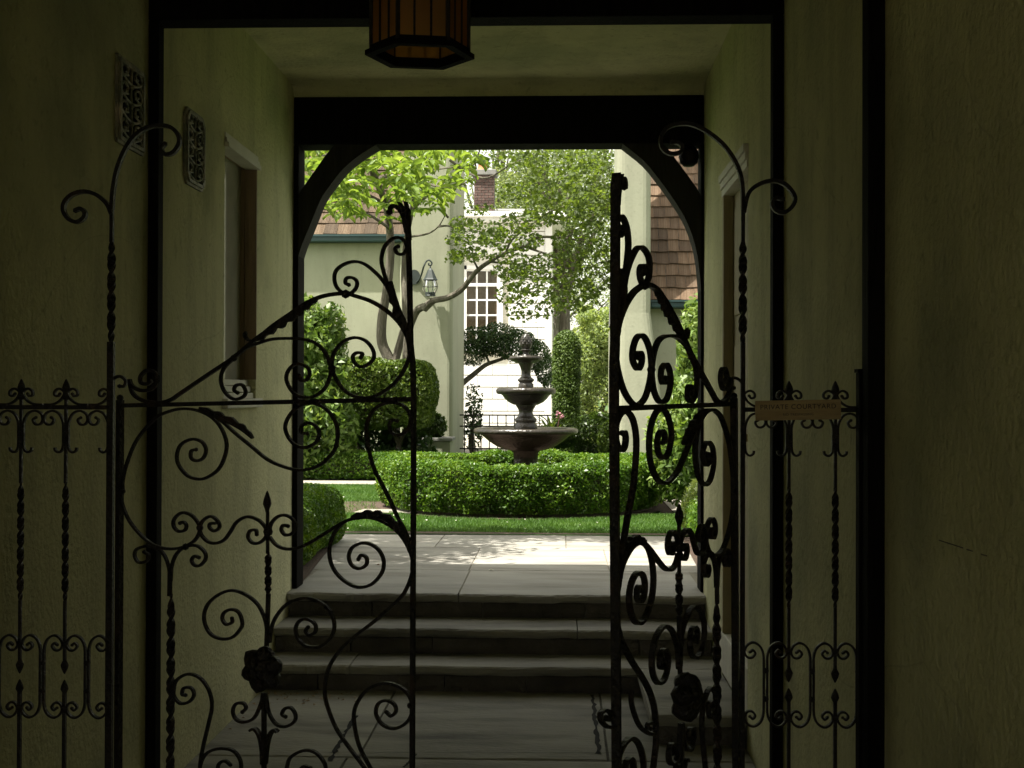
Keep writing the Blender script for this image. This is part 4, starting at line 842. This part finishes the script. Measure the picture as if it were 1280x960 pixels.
SC = dict(
 A=[(190,476),(184,480),(176,478),(176,470),(184,463),(194,466),(197,476),(190,486),(176,488),(165,482),(162,474),(165,490),(175,499),(190,503),(203,503),(215,499),(225,492),(262,467),(292,447),(317,426),(335,413),(363,393),(378,382),(394,373.5),(411,368.6),(432,367),(446,370.6),(461.6,375.6),(477,384),(490,394),(501,406),(509,421),(513,440)],
 B=[(293,446),(306,436),(324,428.6),(341,424),(361,423),(378.5,424),(394,428.6),(406,440),(413.5,459.7),(411,475),(404.7,487),(391.6,496),(376,496),(365,489),(358,475),(360,464),(367.5,456),(376,455),(385,460),(387,468),(383,475),(376,475),(374,469.5)],
 C=[(292.5,447.5),(280,460),(276,475),(281,490),(292.5,499),(304,496),(307,489),(302.5,481),(295,482),(292.5,487.5),(297,491)],
 D=[(505,404),(496.6,391),(485.6,362.5),(477,349),(468,339.5),(455,329.7),(442,327),(429,331),(420,338.5),(418,349),(421,359),(429,366),(437.5,367),(445,360),(446,351.6),(440,347),(433,348),(432,354),(436,356)],
 E=[(490,375),(485.6,360),(478,334),(477,321),(481,308),(490,299),(499,297),(506,302),(508.6,310),(504,317.7),(496.6,316.6),(494,311),(497.7,308)],
 Fs=[(513,440),(507.5,457.5),(496.6,475),(483.5,487),(466,496),(448.5,496.5),(433,490),(422,477),(415,461),(415.6,448),(420,437),(431,426),(444,422),(457,426),(466,437),(467,448),(459,456),(450.6,458.6),(443,453),(441,445.5),(446,441),(453,442),(451,447)],
 G1=[(153.5,614),(152,626),(160,648),(172.5,665),(187,678),(201,684.6),(217,686),(231,683),(241.6,677),(247.7,669),(249.7,659.6),(245.6,650.5),(237.5,643),(227,641),(218,648.5),(217,657.6),(223,664),(231,662.7),(233,656.6),(229,652.5),(225,654)],
 G2=[(153.5,614),(153.5,600),(160,575),(172.5,547.5),(195,522.5),(212.5,514),(227.5,511),(245,512.5),(262.5,520),(275,532.5),(282.5,550),(282.5,565),(275,584),(262.5,595),(250,599),(235,595),(224,582.5),(221,570),(226,556),(240,549),(252.5,552.5),(257.5,562.5),(254,572.5),(246,576),(239,572.5),(239,564),(245,562)],
 H=[(250,511),(265,518),(280,528.6),(293,540.6),(313,557),(334.7,574.5),(356.6,584),(376,587.7),(394,584),(407,575.6),(418,562.5),(422,547),(421,532),(413.5,517.7),(402.5,508),(389,504),(376,506.7),(364,516.6),(357,529.7),(357.7,540.6),(365,552.7),(376,559),(387,558),(396,551.6),(399,540.6),(394,532),(385,528.6),(377,533),(377,540.6),(384,542)],
 I=[(515,684),(506,663),(496.6,645.6),(483.5,617),(468,586.6),(461.6,564.7),(458,543),(459.4,527.5),(466,514),(477,505.6),(490,503),(503,506.7),(512,516.6),(513,529.7),(507.5,539.5),(498.8,544),(490,540.6),(486.7,532),(490,525),(496.6,526)],
 J1=[(337,671),(345,681),(357,686),(372.5,685),(389,677.5),(406,667),(422.5,656.7),(439,648.7),(454,646.7),(470,648.7),(485,655.6),(497.5,665),(508,679.6),(515,696),(516,708.7),(514,721),(508,736),(499.6,748),(472.5,773),(443,796),(422.5,816),(410,837.5),(406,865),(410,885),(420,910),(435,932.5),(455,959),(470,985),(480,1010)],
 J2=[(454,647),(433,651),(420,663),(413,679.6),(412,696),(418,713),(431,726.5),(447.5,734),(464,730.6),(476.7,717),(479.8,702.5),(474.6,689),(464,680.6),(451.7,679),(440,684.8),(436,696),(440,706.7),(449.6,710.8),(458,705.6),(458,697),(451.7,693.8),(448,699)],
 K=[(270,654),(263,654.5),(262,659.6),(268,663.7),(274,659.6),(273,652.5),(264,645.4),(254,650.5),(249.7,659.6),(252,669),(260,677),(270,679),(280,675),(288,664.7),(296,652.5),(308.6,646),(321,649),(329,655.5),(334,664.7),(331,673),(323,679),(314.7,678),(310,671),(312.6,663.7),(319.8,662.7),(321,668)],
 L1=[(336,668),(339,654.5),(347,646),(357,644),(366.5,649.5),(369.5,658.6),(365.5,666.7),(357,668.7),(351.7,662.7),(354,656.6),(360,657.6)],
 M1=[(198,685),(206,695),(211,709),(213,725)],
 M2=[(231,683),(221,692),(215,706),(213.5,725)],
 M3=[(231,683),(245.6,682),(255.8,690),(256.8,699),(249.7,707),(242.6,706),(239.5,700),(243.6,695),(248.7,697)],
 M4=[(197,687),(188,683),(180.6,683),(170.5,687),(168.4,695),(173.5,703),(183.7,701),(186,694),(180,690)],
 O=[(334,800),(333,782.5),(329,768),(320.8,754),(306.6,743),(290,738),(274,743),(260,755),(255,770),(258,784.5),(266,794.7),(280,798.8),(292,795.7),(301.5,784.5),(302.5,776),(298,765),(289,761.8),(280,766),(278,774),(283,780.5),(290,778),(290,773)],
 P=[(337,803),(340,782.5),(347,768),(359,755),(376.7,748),(391,749),(406,756.7),(415,769),(418,783.8),(413,798),(401.7,807.7),(391,809),(381,806.7),(372.5,798),(369.4,785.8),(374.6,776),(385,774),(394,780.6),(394,790),(387,793.7),(382,789),(385,784)],
 Q1=[(250,985),(250,957.5),(254,932.5),(260,907.5),(265,882.5),(261,862.5),(250,847.5),(235,842.5),(221,850),(217.5,860),(217.5,870),(225,879),(236,877.5),(242.5,869),(239,860),(230,860),(227.5,867.5),(232,869)],
 Q2=[(250,957.5),(254,947),(262.5,939),(277.5,935.5),(292.5,939),(301,952.5),(299,968),(286,975),(274,968),(273,956),(281,951),(288,956)],
 R1=[(329,866),(326,880),(317.5,897.5),(305,902.5),(295,899),(291,889),(295,880),(304,879),(307.5,885),(303,890)],
 R2=[(332,866),(336,890),(345,905),(357.5,908),(367.5,902.5),(369.5,894),(364,885),(356,886),(352.5,892.5),(357,896)],
 S=[(475,985),(462.5,959),(450,935),(444,912.5),(442.5,890),(450,872.5),(462.5,860),(480,854),(497.5,857.5),(510,867.5),(515.5,882.5),(512.5,897.5),(502.5,907.5),(490,910.5),(477.5,905),(470,892.5),(472.5,880),(482.5,875.5),(492.5,880),(495,889),(489,895),(483,890)],
 T=[(356,1000),(357,975),(359,957),(364,946),(380,938),(395,941),(406,955),(406,970),(395,980),(382,979),(374,968),(379,958),(388,960)],
)
def build_leaf(root, mirror):
    Lf = Leaf(root, mirror)
    U = lambda L: [uv(x, y) for x, y in L]
    for k_, L in SC.items():
        g = G(); th = .0095 if k_ in ('A',) else .0074
        ribbon(g, U(L), th, Lf.d); Lf.put(g, 'scroll')
    # stiles and rail
    top = uv(150, 500); g = G(); g.box((-.0075, -.009, VB), (.0075, .009, top.y)); Lf.put(g, 'hinge_stile'); g = G(); knob(g, Vector((0, top.y+.006)), .010); Lf.put(g, 'ball_finial', smooth=True)
    ft_ = [uv(510, 262), uv(510.5, 300), uv(512, 350), uv(513.5, 430), uv(517, 500), uv(518.5, 960)]; fx = ft_[4].x
    P = ft_[:5]+[Vector((fx, VB*.5)), Vector((fx, VB))]
    g = G(); ribbon(g, P, .0105, .019 if mirror else .011, blob=False, k=3); Lf.put(g, 'free_stile')
    g = G(); bar(g, uv(150, 507), uv(516, 499), .0115, Lf.d); Lf.put(g, 'rail')
    g = G(); g.box((0, -.0095, VB), (fx, .0095, VB+.014)); g.box((0, -.0093, VB+.16), (fx, .0093, VB+.172)); Lf.put(g, 'bottom_rail')
    # bars below the rosette and down to the bottom rail
    q0 = uv(331, 985); 
    for a_, b_, t_, d_ in ((uv(330, 868), Vector((q0.x, VB+.17)), .009, .012), (uv(334.5, 640), uv(334.5, 692), .006, .008), (uv(335.5, 742), uv(333, 815), .0085, .010)): g = G(); bar(g, a_, b_, t_, d_); Lf.put(g, 'stem_bar')
    g = G(); a = uv(335, 742); b = uv(335, 690); twist(g, a.x, a.y, b.y, .0085, .0045, .055); Lf.put(g, 'twisted_bar')
    g = G(); a = uv(213, 900); b = uv(212, 742); twist(g, a.x, uv(214, 985).y, b.y, .0105, .0055, .105); bar(g, uv(212, 745), uv(212.5, 715), .009, .010); bar(g, uv(214, 984), Vector((a.x, VB)), .009, .010); Lf.put(g, 'twisted_bar')
    g = G(); a = uv(334, 640); spear(g, a.x, a.y, .056, .0115); Lf.put(g, 'spear_finial', smooth=True)
    for p, r in ((uv(335, 664.7), .013), (uv(249.7, 659.6), .010), (uv(232, 683.5), .010), (uv(432, 367.5), .012), (uv(414.5, 460), .010), (uv(292.5, 447.5), .010), (uv(329.5, 940), .011), (uv(214, 862), .010), (uv(513, 882), .009), (uv(153.5, 614), .008)):
        g = G(); knob(g, p, r); Lf.put(g, 'collar', smooth=True)
    g = G()
    for L in ([(329, 955), (328, 935), (324, 918), (318, 911), (313, 913)], [(331, 955), (333, 935), (337, 919), (343, 912), (347, 915)]): ribbon(g, U(L), .010, .016, (1, .6), blob=False)
    Lf.put(g, 'bud_leaf')
    # acanthus leaves
    for L, w_, te, sd in ((([(320, 425), (340, 408), (363, 392), (380, 381), (398, 372)]), .020, 7, -1), ([(488, 352), (493, 370), (499, 388), (507, 406), (512, 428)], .016, 5, -1), ([(250, 510), (275, 522), (300, 535), (316, 547)], .014, 5, 1), ([(440, 646), (462, 643.5), (484, 650), (503, 668), (513, 690)], .014, 7, 1), ([(512, 300), (511, 286), (509, 272), (508, 258)], .012, 2, 1)):
        g = G(); acanthus(g, U(L), w_, 0, te, Lf.d*1.15, sd); ribbon(g, U(L), .007, Lf.d*1.4, (1, .3), blob=False); Lf.put(g, 'acanthus_leaf')
    g = G(); ribbon(g, U([(315, 426), (309, 424), (306, 419), (307, 416)]), .006, .016, (1, .5)); Lf.put(g, 'leaf_curl')
    g = G(); ribbon(g, U([(508, 285), (505, 271), (499, 261), (492, 257.5), (488, 260), (487, 265)]), .011, Lf.d*1.2, (1.2, .7)); ribbon(g, U([(508, 275), (504, 262), (499, 253)]), .008, .02, (1, .2), blob=False); ribbon(g, U([(509, 275), (509, 262), (507, 252)]), .008, .02, (1, .2), blob=False); Lf.put(g, 'crest_curl')
    # rosette
    c = uv(332, 835); rs_ = bpy.data.objects.new('rosette', None); COL.objects.link(rs_); rs_.parent = root; rs_.empty_display_size = .02
    def petal(a, R, r, y, tl):
        V = []; Fc = []; n = 8; k = 5
        for i in range(k+1):
            for j in range(n):
                t = PI*i/k; q = 2*PI*j/n; V.append(Vector((math.sin(t)*math.cos(q)*r*1.05, math.sin(t)*math.sin(q)*.030+tl*(math.sin(t)*math.cos(q))*.0, math.cos(t)*r*(1+.16*math.cos(3*t)))))
        for i in range(k):
            for j in range(n): Fc.append((i*n+j, (i+1)*n+j, (i+1)*n+(j+1) % n, i*n+(j+1) % n))
        Rm = Matrix.Rotation(a, 3, 'Y') @ Matrix.Rotation(tl, 3, 'X'); g.add([Rm @ (v+Vector((0, 0, R)))+Vector((c.x, y, c.y)) for v in V], Fc)
    for i in range(6):
        g = G(); petal(i*2*PI/6+.2, .036, .026, -.006, .25); o = g.out('petal', 'iron', rs_, True, mirror)
    for i in range(5):
        g = G(); petal(i*2*PI/5+.8, .020, .021, -.018, .45); o = g.out('petal', 'iron', rs_, True, mirror)
    g = G(); g.lathe([(0, -.012), (.012, -.008), (.014, 0), (.012, .008), (0, .012)], 10, (c.x, -.024, c.y)); g.box((c.x-.02, -.004, c.y-.02), (c.x+.02, .006, c.y+.02), .002); g.out('rosette_heart', 'iron', rs_, True, mirror)
GL = empty('gate_leaf', (H1.x, H1.y, H1.z+EYE), A1, 'left wrought iron gate leaf, nearly closed, its scrollwork seen almost flat-on', 'gate', 'wrought iron gate leaves')
build_leaf(GL, False)
GR = empty('gate_leaf', (H2.x, H2.y, H2.z+EYE), A2, 'right wrought iron gate leaf, swung wide open and seen nearly edge-on', 'gate', 'wrought iron gate leaves')
GR.rotation_euler = (Matrix.Rotation(A2, 4, 'Z') @ Matrix.Rotation(TILT, 4, 'Y')).to_euler()
build_leaf(GR, True)

bpy.context.view_layer.update(); IM = GR.matrix_world.inverted(); n2 = (GR.matrix_world.to_3x3() @ Vector((0, 1, 0))).normalized(); o2 = GR.matrix_world.translation-Vector((0, 0, EYE))
def uv2(px, py): d = ray(px, py); p = d*(o2.dot(n2)/d.dot(n2))+Vector((0, 0, EYE)); q = IM @ p; return Vector((q.x, q.z))
for L in ([(768, 908), (760, 909), (752, 902), (750, 893), (755, 888), (762, 890), (764, 896), (759, 900), (757, 896)], [(790, 862), (789, 876), (792, 890), (798, 905), (806, 914), (816, 918), (821, 910), (818, 904), (811, 904), (809, 909), (813, 911)]):
    g = G(); ribbon(g, [uv2(x, y) for x, y in L], .0065, .010); g.out('scroll', 'iron', GR)

# ------------------------------------------------------------------ fixed side panels with hooked posts
s = DG/1600
def panel(name, xend, xpost, cells, sgn, label, hooks, twz, postw):
    # local frame: x right, z up from the floor, origin under the post
    o = at(xpost, 700, DG); root = empty(name, (o.x, DG, 0), 0, label, 'fence', 'iron side panels of the gate')
    Z = lambda y: at(640, y, DG).z
    X = lambda px, py=700: at(px, py, DG).x-o.x
    def pu(g, nm, sm=False): return g.out(nm, 'iron', root, sm)
    xe = X(xend)
    zr = Z(511); lo_, hi_ = min(xe, 0), max(xe, 0)
    g = G(); g.box((lo_, -.008, zr-.006), (hi_, .008, zr+.006)); pu(g, 'rail'); g = G(); g.box((lo_, -.0085, .10), (hi_, .0085, .115)); pu(g, 'bottom_rail')
    def side(xb, d, up_, mid):     # scrolls on one side of an upright
        V = lambda L: [Vector((xb+d*x*s, Z(y))) for x, y in L]
        if up_:
            g = G(); ribbon(g, V([(28, 507.5), (16, 507), (7, 502), (2, 494), (3.5, 490), (9, 487.5), (14, 490.5), (14.5, 495.5), (10.5, 497), (8, 494)]), .0060, .011); pu(g, 'scroll')
            g = G(); ribbon(g, V([(14, 562), (13, 566), (8, 568), (3.5, 562), (3, 545), (3.5, 530), (9, 519), (18, 515.5), (26, 519.5), (28, 527), (24.5, 532.5), (18.5, 532.5), (15.5, 527), (19, 524)]), .0060, .011); pu(g, 'scroll')
        for f in (lambda y: y, lambda y: 1704-y):
            W2 = lambda L: [Vector((xb+d*x*s, Z(f(y)))) for x, y in L]
            g = G(); ribbon(g, W2([(26.5, 852), (26.5, 830), (26, 815), (22, 805), (14, 800), (6.5, 803), (2.5, 811), (6, 818), (12, 818.5), (16, 813.5), (13, 809.5), (9.5, 812)]), .0060, .011); pu(g, 'scroll')
    first = True
    for px in cells:
        xb = X(px)
        g = G(); bar(g, Vector((xb, Z(607))), Vector((xb, Z(492))), .008, .009); bar(g, Vector((xb, Z(756))), Vector((xb, Z(832))), .008, .009); bar(g, Vector((xb, Z(872))), Vector((xb, .1))); pu(g, 'baluster')
        g = G(); twist(g, xb, Z(758), Z(605), .0085, .0048, .085); pu(g, 'twisted_bar')
        for y, dn in ((494, 1), (830, -1), (875, 1)):
            g = G(); spear(g, xb, Z(y), .042, .0115, dn); pu(g, 'spear_finial', True)
        for y in (545, 498, 810, 893):
            g = G(); knob(g, Vector((xb, Z(y))), .0105); pu(g, 'collar', True)
        side(xb, 1, True, True); side(xb, -1, True, True)
        for dd in (-28,)+((28,) if px == cells[-1] else ()):
            for y in (835, 870):
                g = G(); knob(g, Vector((xb+dd*s, Z(y))), .0085); pu(g, 'collar', True)
    side(0, sgn, True, False)
    # the post: shaft, twist, hooks
    g = G(); bar(g, Vector((X(hooks[0][0][0], 262)*0, Z(302))), Vector((0, Z(258))), .010, .012); bar(g, Vector((0, Z(428))), Vector((0, 0.0)), postw, .018); pu(g, 'post')
    g = G(); twist(g, 0, Z(430), Z(300), .0105, .0055, .11); pu(g, 'twisted_bar')
    x0 = at(hooks[0][0][0], 262, DG).x-o.x
    for L in hooks:
        g = G(); ribbon(g, [Vector((at(x, y, DG).x-o.x-x0, at(x, y, DG).z)) for x, y in L], .0105, .018); pu(g, 'hook_scroll')
    V = [Vector((-sgn*x*s, Z(y))) for x, y in ((-1, 492), (0, 480), (6, 473), (13, 472), (19, 477.5), (17, 484), (11, 484))]
    g = G(); ribbon(g, V, .008, .012); pu(g, 'scroll')
    return root
HL = [[(131,262),(132.5,240),(137.5,212.5),(147.5,187.5),(160,170),(175,160),(190,157),(205,159.5),(214,169),(215,180),(207.5,191),(197.5,193),(193,186),(197,180)],
      [(131,268),(125,255),(112.5,244),(97.5,239.5),(82.5,243),(72.5,252.5),(71,264),(77.5,274),(87.5,277.5),(96,272.5),(97.5,266),(92.5,261),(86,263)]]
panel('gate_side_panel', -20, 137.5, [25.5, 81.5], -1, 'fixed wrought iron side panel with tall hooked post on the left of the gate', HL, None, .018)
HRt = [[(926,262),(925,230),(919,207.5),(905,185),(887.5,169),(867.5,157.5),(850,154.5),(832.5,159),(824,170),(824,182.5),(830,190),(839,192.5),(847.5,190),(850,184),(846,179),(838,178)],
       [(927,266),(932.5,242.5),(945,231),(962.5,226),(977.5,230),(987.5,240),(991,250),(986,260),(976,266),(966,262.5),(962.5,254),(967.5,247.5),(975,249)]]
RP = panel('gate_side_panel', 1080, 928, [986, 1044], 1, 'fixed wrought iron side panel on the right, carrying the brass plaque on its rail', HRt, None, .012)
c0 = at(1072, 466, DG-.03); c1 = at(1088, 466, DG-.03); ox = RP.location.x; g = G(); g.box((c0.x-ox, -.048, 0), (XR-.002-ox, -.010, c0.z)); g.box((c0.x-ox-.004, -.0485, c0.z+.0005), (XR-.002-ox, -.008, c0.z+.010)); g.out('end_post', 'timber', RP)
g = G(); g.lathe([(0, -.01), (.009, -.006), (.009, .006), (0, .01)], 8, (at(1087, 470, 3.4).x-ox, -.06, at(1087, 470, 3.4).z)); g.tube([(c0.x-ox+.01, -.056, c0.z-.02), (XR-.02-ox, -.056, c0.z-.022)], .006, 6); g.out('bolt', 'iron', RP)

# plaque
pc = at(997.5, 512.5, DG-.014); pq = empty('brass_plaque', tuple(pc), 0, 'small brass plaque reading PRIVATE COURTYARD fixed to the right side panel', 'sign'); pw_, ph_ = 105*s, 24.5*s
pq.rotation_euler = (0, math.radians(-1.2), 0)
boxo('plate', (-pw_/2, -.0015, -ph_/2), (pw_/2, .0015, ph_/2), 'brass', pq)
def text(body, size, x, z, parent):
    cu = bpy.data.curves.new('lettering', 'FONT'); cu.body = body; cu.size = size; cu.align_x = 'CENTER'; cu.align_y = 'CENTER'; cu.extrude = .0004; cu.space_character = 1.12
    to = bpy.data.objects.new('tmp', cu); COL.objects.link(to); dg = bpy.context.evaluated_depsgraph_get(); me = bpy.data.meshes.new_from_object(to.evaluated_get(dg)); bpy.data.objects.remove(to)
    o = bpy.data.objects.new('lettering', me); COL.objects.link(o); me.materials.clear(); me.materials.append(M['ink']); o.parent = parent; o.rotation_euler = (PI/2, 0, 0); o.location = (x, -.0024, z); return o
text('PRIVATE COURTYARD', .0185, 0, .0085, pq); text('NO TRESPASSING', .0095, 0, -.012, pq)

# ------------------------------------------------------------------ hanging lantern
YL = 3.6; lc = at(525, 67, YL); hl = empty('hanging_lantern', tuple(lc), 0, 'black six-sided hanging lantern with amber glass, open at the bottom, below the passage ceiling', 'lantern')
Rl = .137; ang = [math.radians(a+10) for a in range(0, 360, 60)]; pt_ = lambda r, a, z: Vector((r*math.cos(a), r*math.sin(a), z)); HT = .36
for r0, r1, z0, z1 in ((Rl+.018, Rl-.010, -.010, .004), (Rl+.006, Rl-.006, .005, .018), (Rl+.006, Rl-.006, HT-.02, HT)):
    g = G()
    for i in range(6):
        a, b = ang[i], ang[(i+1) % 6]
        V = [pt_(r0, a, z0), pt_(r0, b, z0), pt_(r1, b, z0), pt_(r1, a, z0), pt_(r0, a, z1), pt_(r0, b, z1), pt_(r1, b, z1), pt_(r1, a, z1)]
        g.add(V, [(0, 3, 2, 1), (4, 5, 6, 7), (0, 1, 5, 4), (2, 3, 7, 6)])
    g.out('rim', 'timber', hl)
for i in range(6):
    a, b = ang[i], ang[(i+1) % 6]; p, q = pt_(Rl, a, 0), pt_(Rl, b, 0)
    g = G(); g.tube([p, p+Vector((0, 0, HT))], .0065, 6); g.out('corner_bar', 'iron', hl)
    for k in (1, 2):
        m_ = p.lerp(q, k/3); g = G(); g.tube([m_, m_+Vector((0, 0, HT))], .0035, 5); g.out('glazing_bar', 'iron', hl)
    for k in range(3):
        u0, u1_ = p.lerp(q, k/3)*.985, p.lerp(q, (k+1)/3)*.985; mk('pane', [u0, u1_, u1_+Vector((0, 0, HT)), u0+Vector((0, 0, HT)), u0*.985, u1_*.985, u1_*.985+Vector((0, 0, HT)), u0*.985+Vector((0, 0, HT))], [(0, 1, 2, 3), (7, 6, 5, 4), (0, 4, 5, 1), (3, 2, 6, 7)], 'amber', hl)
g = G(); g.lathe([(Rl+.02, HT), (Rl+.02, HT+.006), (.08, HT+.09), (.03, HT+.12), (.015, HT+.14), (0, HT+.14)], 6); g.out('hood', 'iron', hl)
g = G(); g.tube([(0, 0, HT+.13), (0, 0, ZC-lc.z-.02)], .006, 6); g.lathe([(0, ZC-lc.z-.03), (.05, ZC-lc.z-.02), (.055, ZC-lc.z-.001), (0, ZC-lc.z-.001)], 16); g.out('hanging_rod', 'iron', hl)
# the scratch on the near right wall
q0, q1 = atX(1174, 675, XR), atX(1240, 697, XR); V = []; Fc = []
g = G()
for a, b in ((0, .5), (.56, .68), (.82, .93)):
    p, q = q0.lerp(q1, a), q0.lerp(q1, b); g.add([p+Vector((-.0012, 0, -.0016)), q+Vector((-.0012, 0, -.001)), q+Vector((-.0012, 0, .0016)), p+Vector((-.0012, 0, .0012))], [(0, 1, 2, 3)])
g.out('scuff_mark', 'riser', B)
# small litter
for i, (px, py, zz_, sz) in enumerate(((609, 713.5, Z1+.002, .05), (470, 707, Z1+.002, .03))):
    r0 = ray(px, py); r0 = r0*((zz_-EYE)/r0.z); o = mk('fallen_leaf', [(0, 0, .004), (sz*.5, -sz*.25, .010), (sz, 0, .004), (sz*.5, sz*.25, .012)], [(0, 1, 2, 3)], 'offwhite' if i == 0 else 'dry')
    o.location = (r0.x, r0.y, zz_); tag(o, ('pale fallen leaf lying on the shaded middle of the patio', 'tiny brown fallen leaf on the patio seen through the left gate leaf')[i], 'leaf')
g = G()
for i in range(60):
    r0 = Vector((random.uniform(XL+.02, XL+.55), random.uniform(6.5, 6.82), .002)) if i < 45 else Vector((XL+.03+random.random()*.05, random.uniform(4.6, 6.5), .002))
    a = random.random()*6; z5 = random.uniform(.008, .02); g.add([r0, r0+Vector((math.cos(a)*z5, math.sin(a)*z5, .006)), r0+Vector((math.cos(a+.6)*z5*1.3, math.sin(a+.6)*z5*1.3, .003)), r0+Vector((math.cos(a+1.2)*z5, math.sin(a+1.2)*z5, .008))], [(0, 1, 2, 3)])
tag(g.out('leaf_litter', 'dry'), 'scattered dry leaf bits on the floor at the foot of the left wall', 'leaf litter', kind='stuff')

g = G()
for i in range(80):
    x, y = random.uniform(-2.6, 1.4), random.uniform(10.62, 12.2)
    if i > 60: x, y = random.uniform(-3.4, -2.0), random.uniform(12, 15.8)
    if math.hypot(x-HX, y-HY) < 1.62: continue
    a = random.random()*6; z5 = random.uniform(.008, .018); r0 = Vector((x, y, Z1+random.uniform(.03, .055))); g.add([r0, r0+Vector((math.cos(a)*z5, math.sin(a)*z5, .004)), r0+Vector((math.cos(a+.7)*z5*1.3, math.sin(a+.7)*z5*1.3, .006)), r0+Vector((math.cos(a+1.4)*z5, math.sin(a+1.4)*z5, .003))], [(0, 1, 2, 3)])
tag(g.out('fallen_petals', 'offwhite'), 'tiny pale petals scattered over the grass of the lawn', 'petals', kind='stuff')
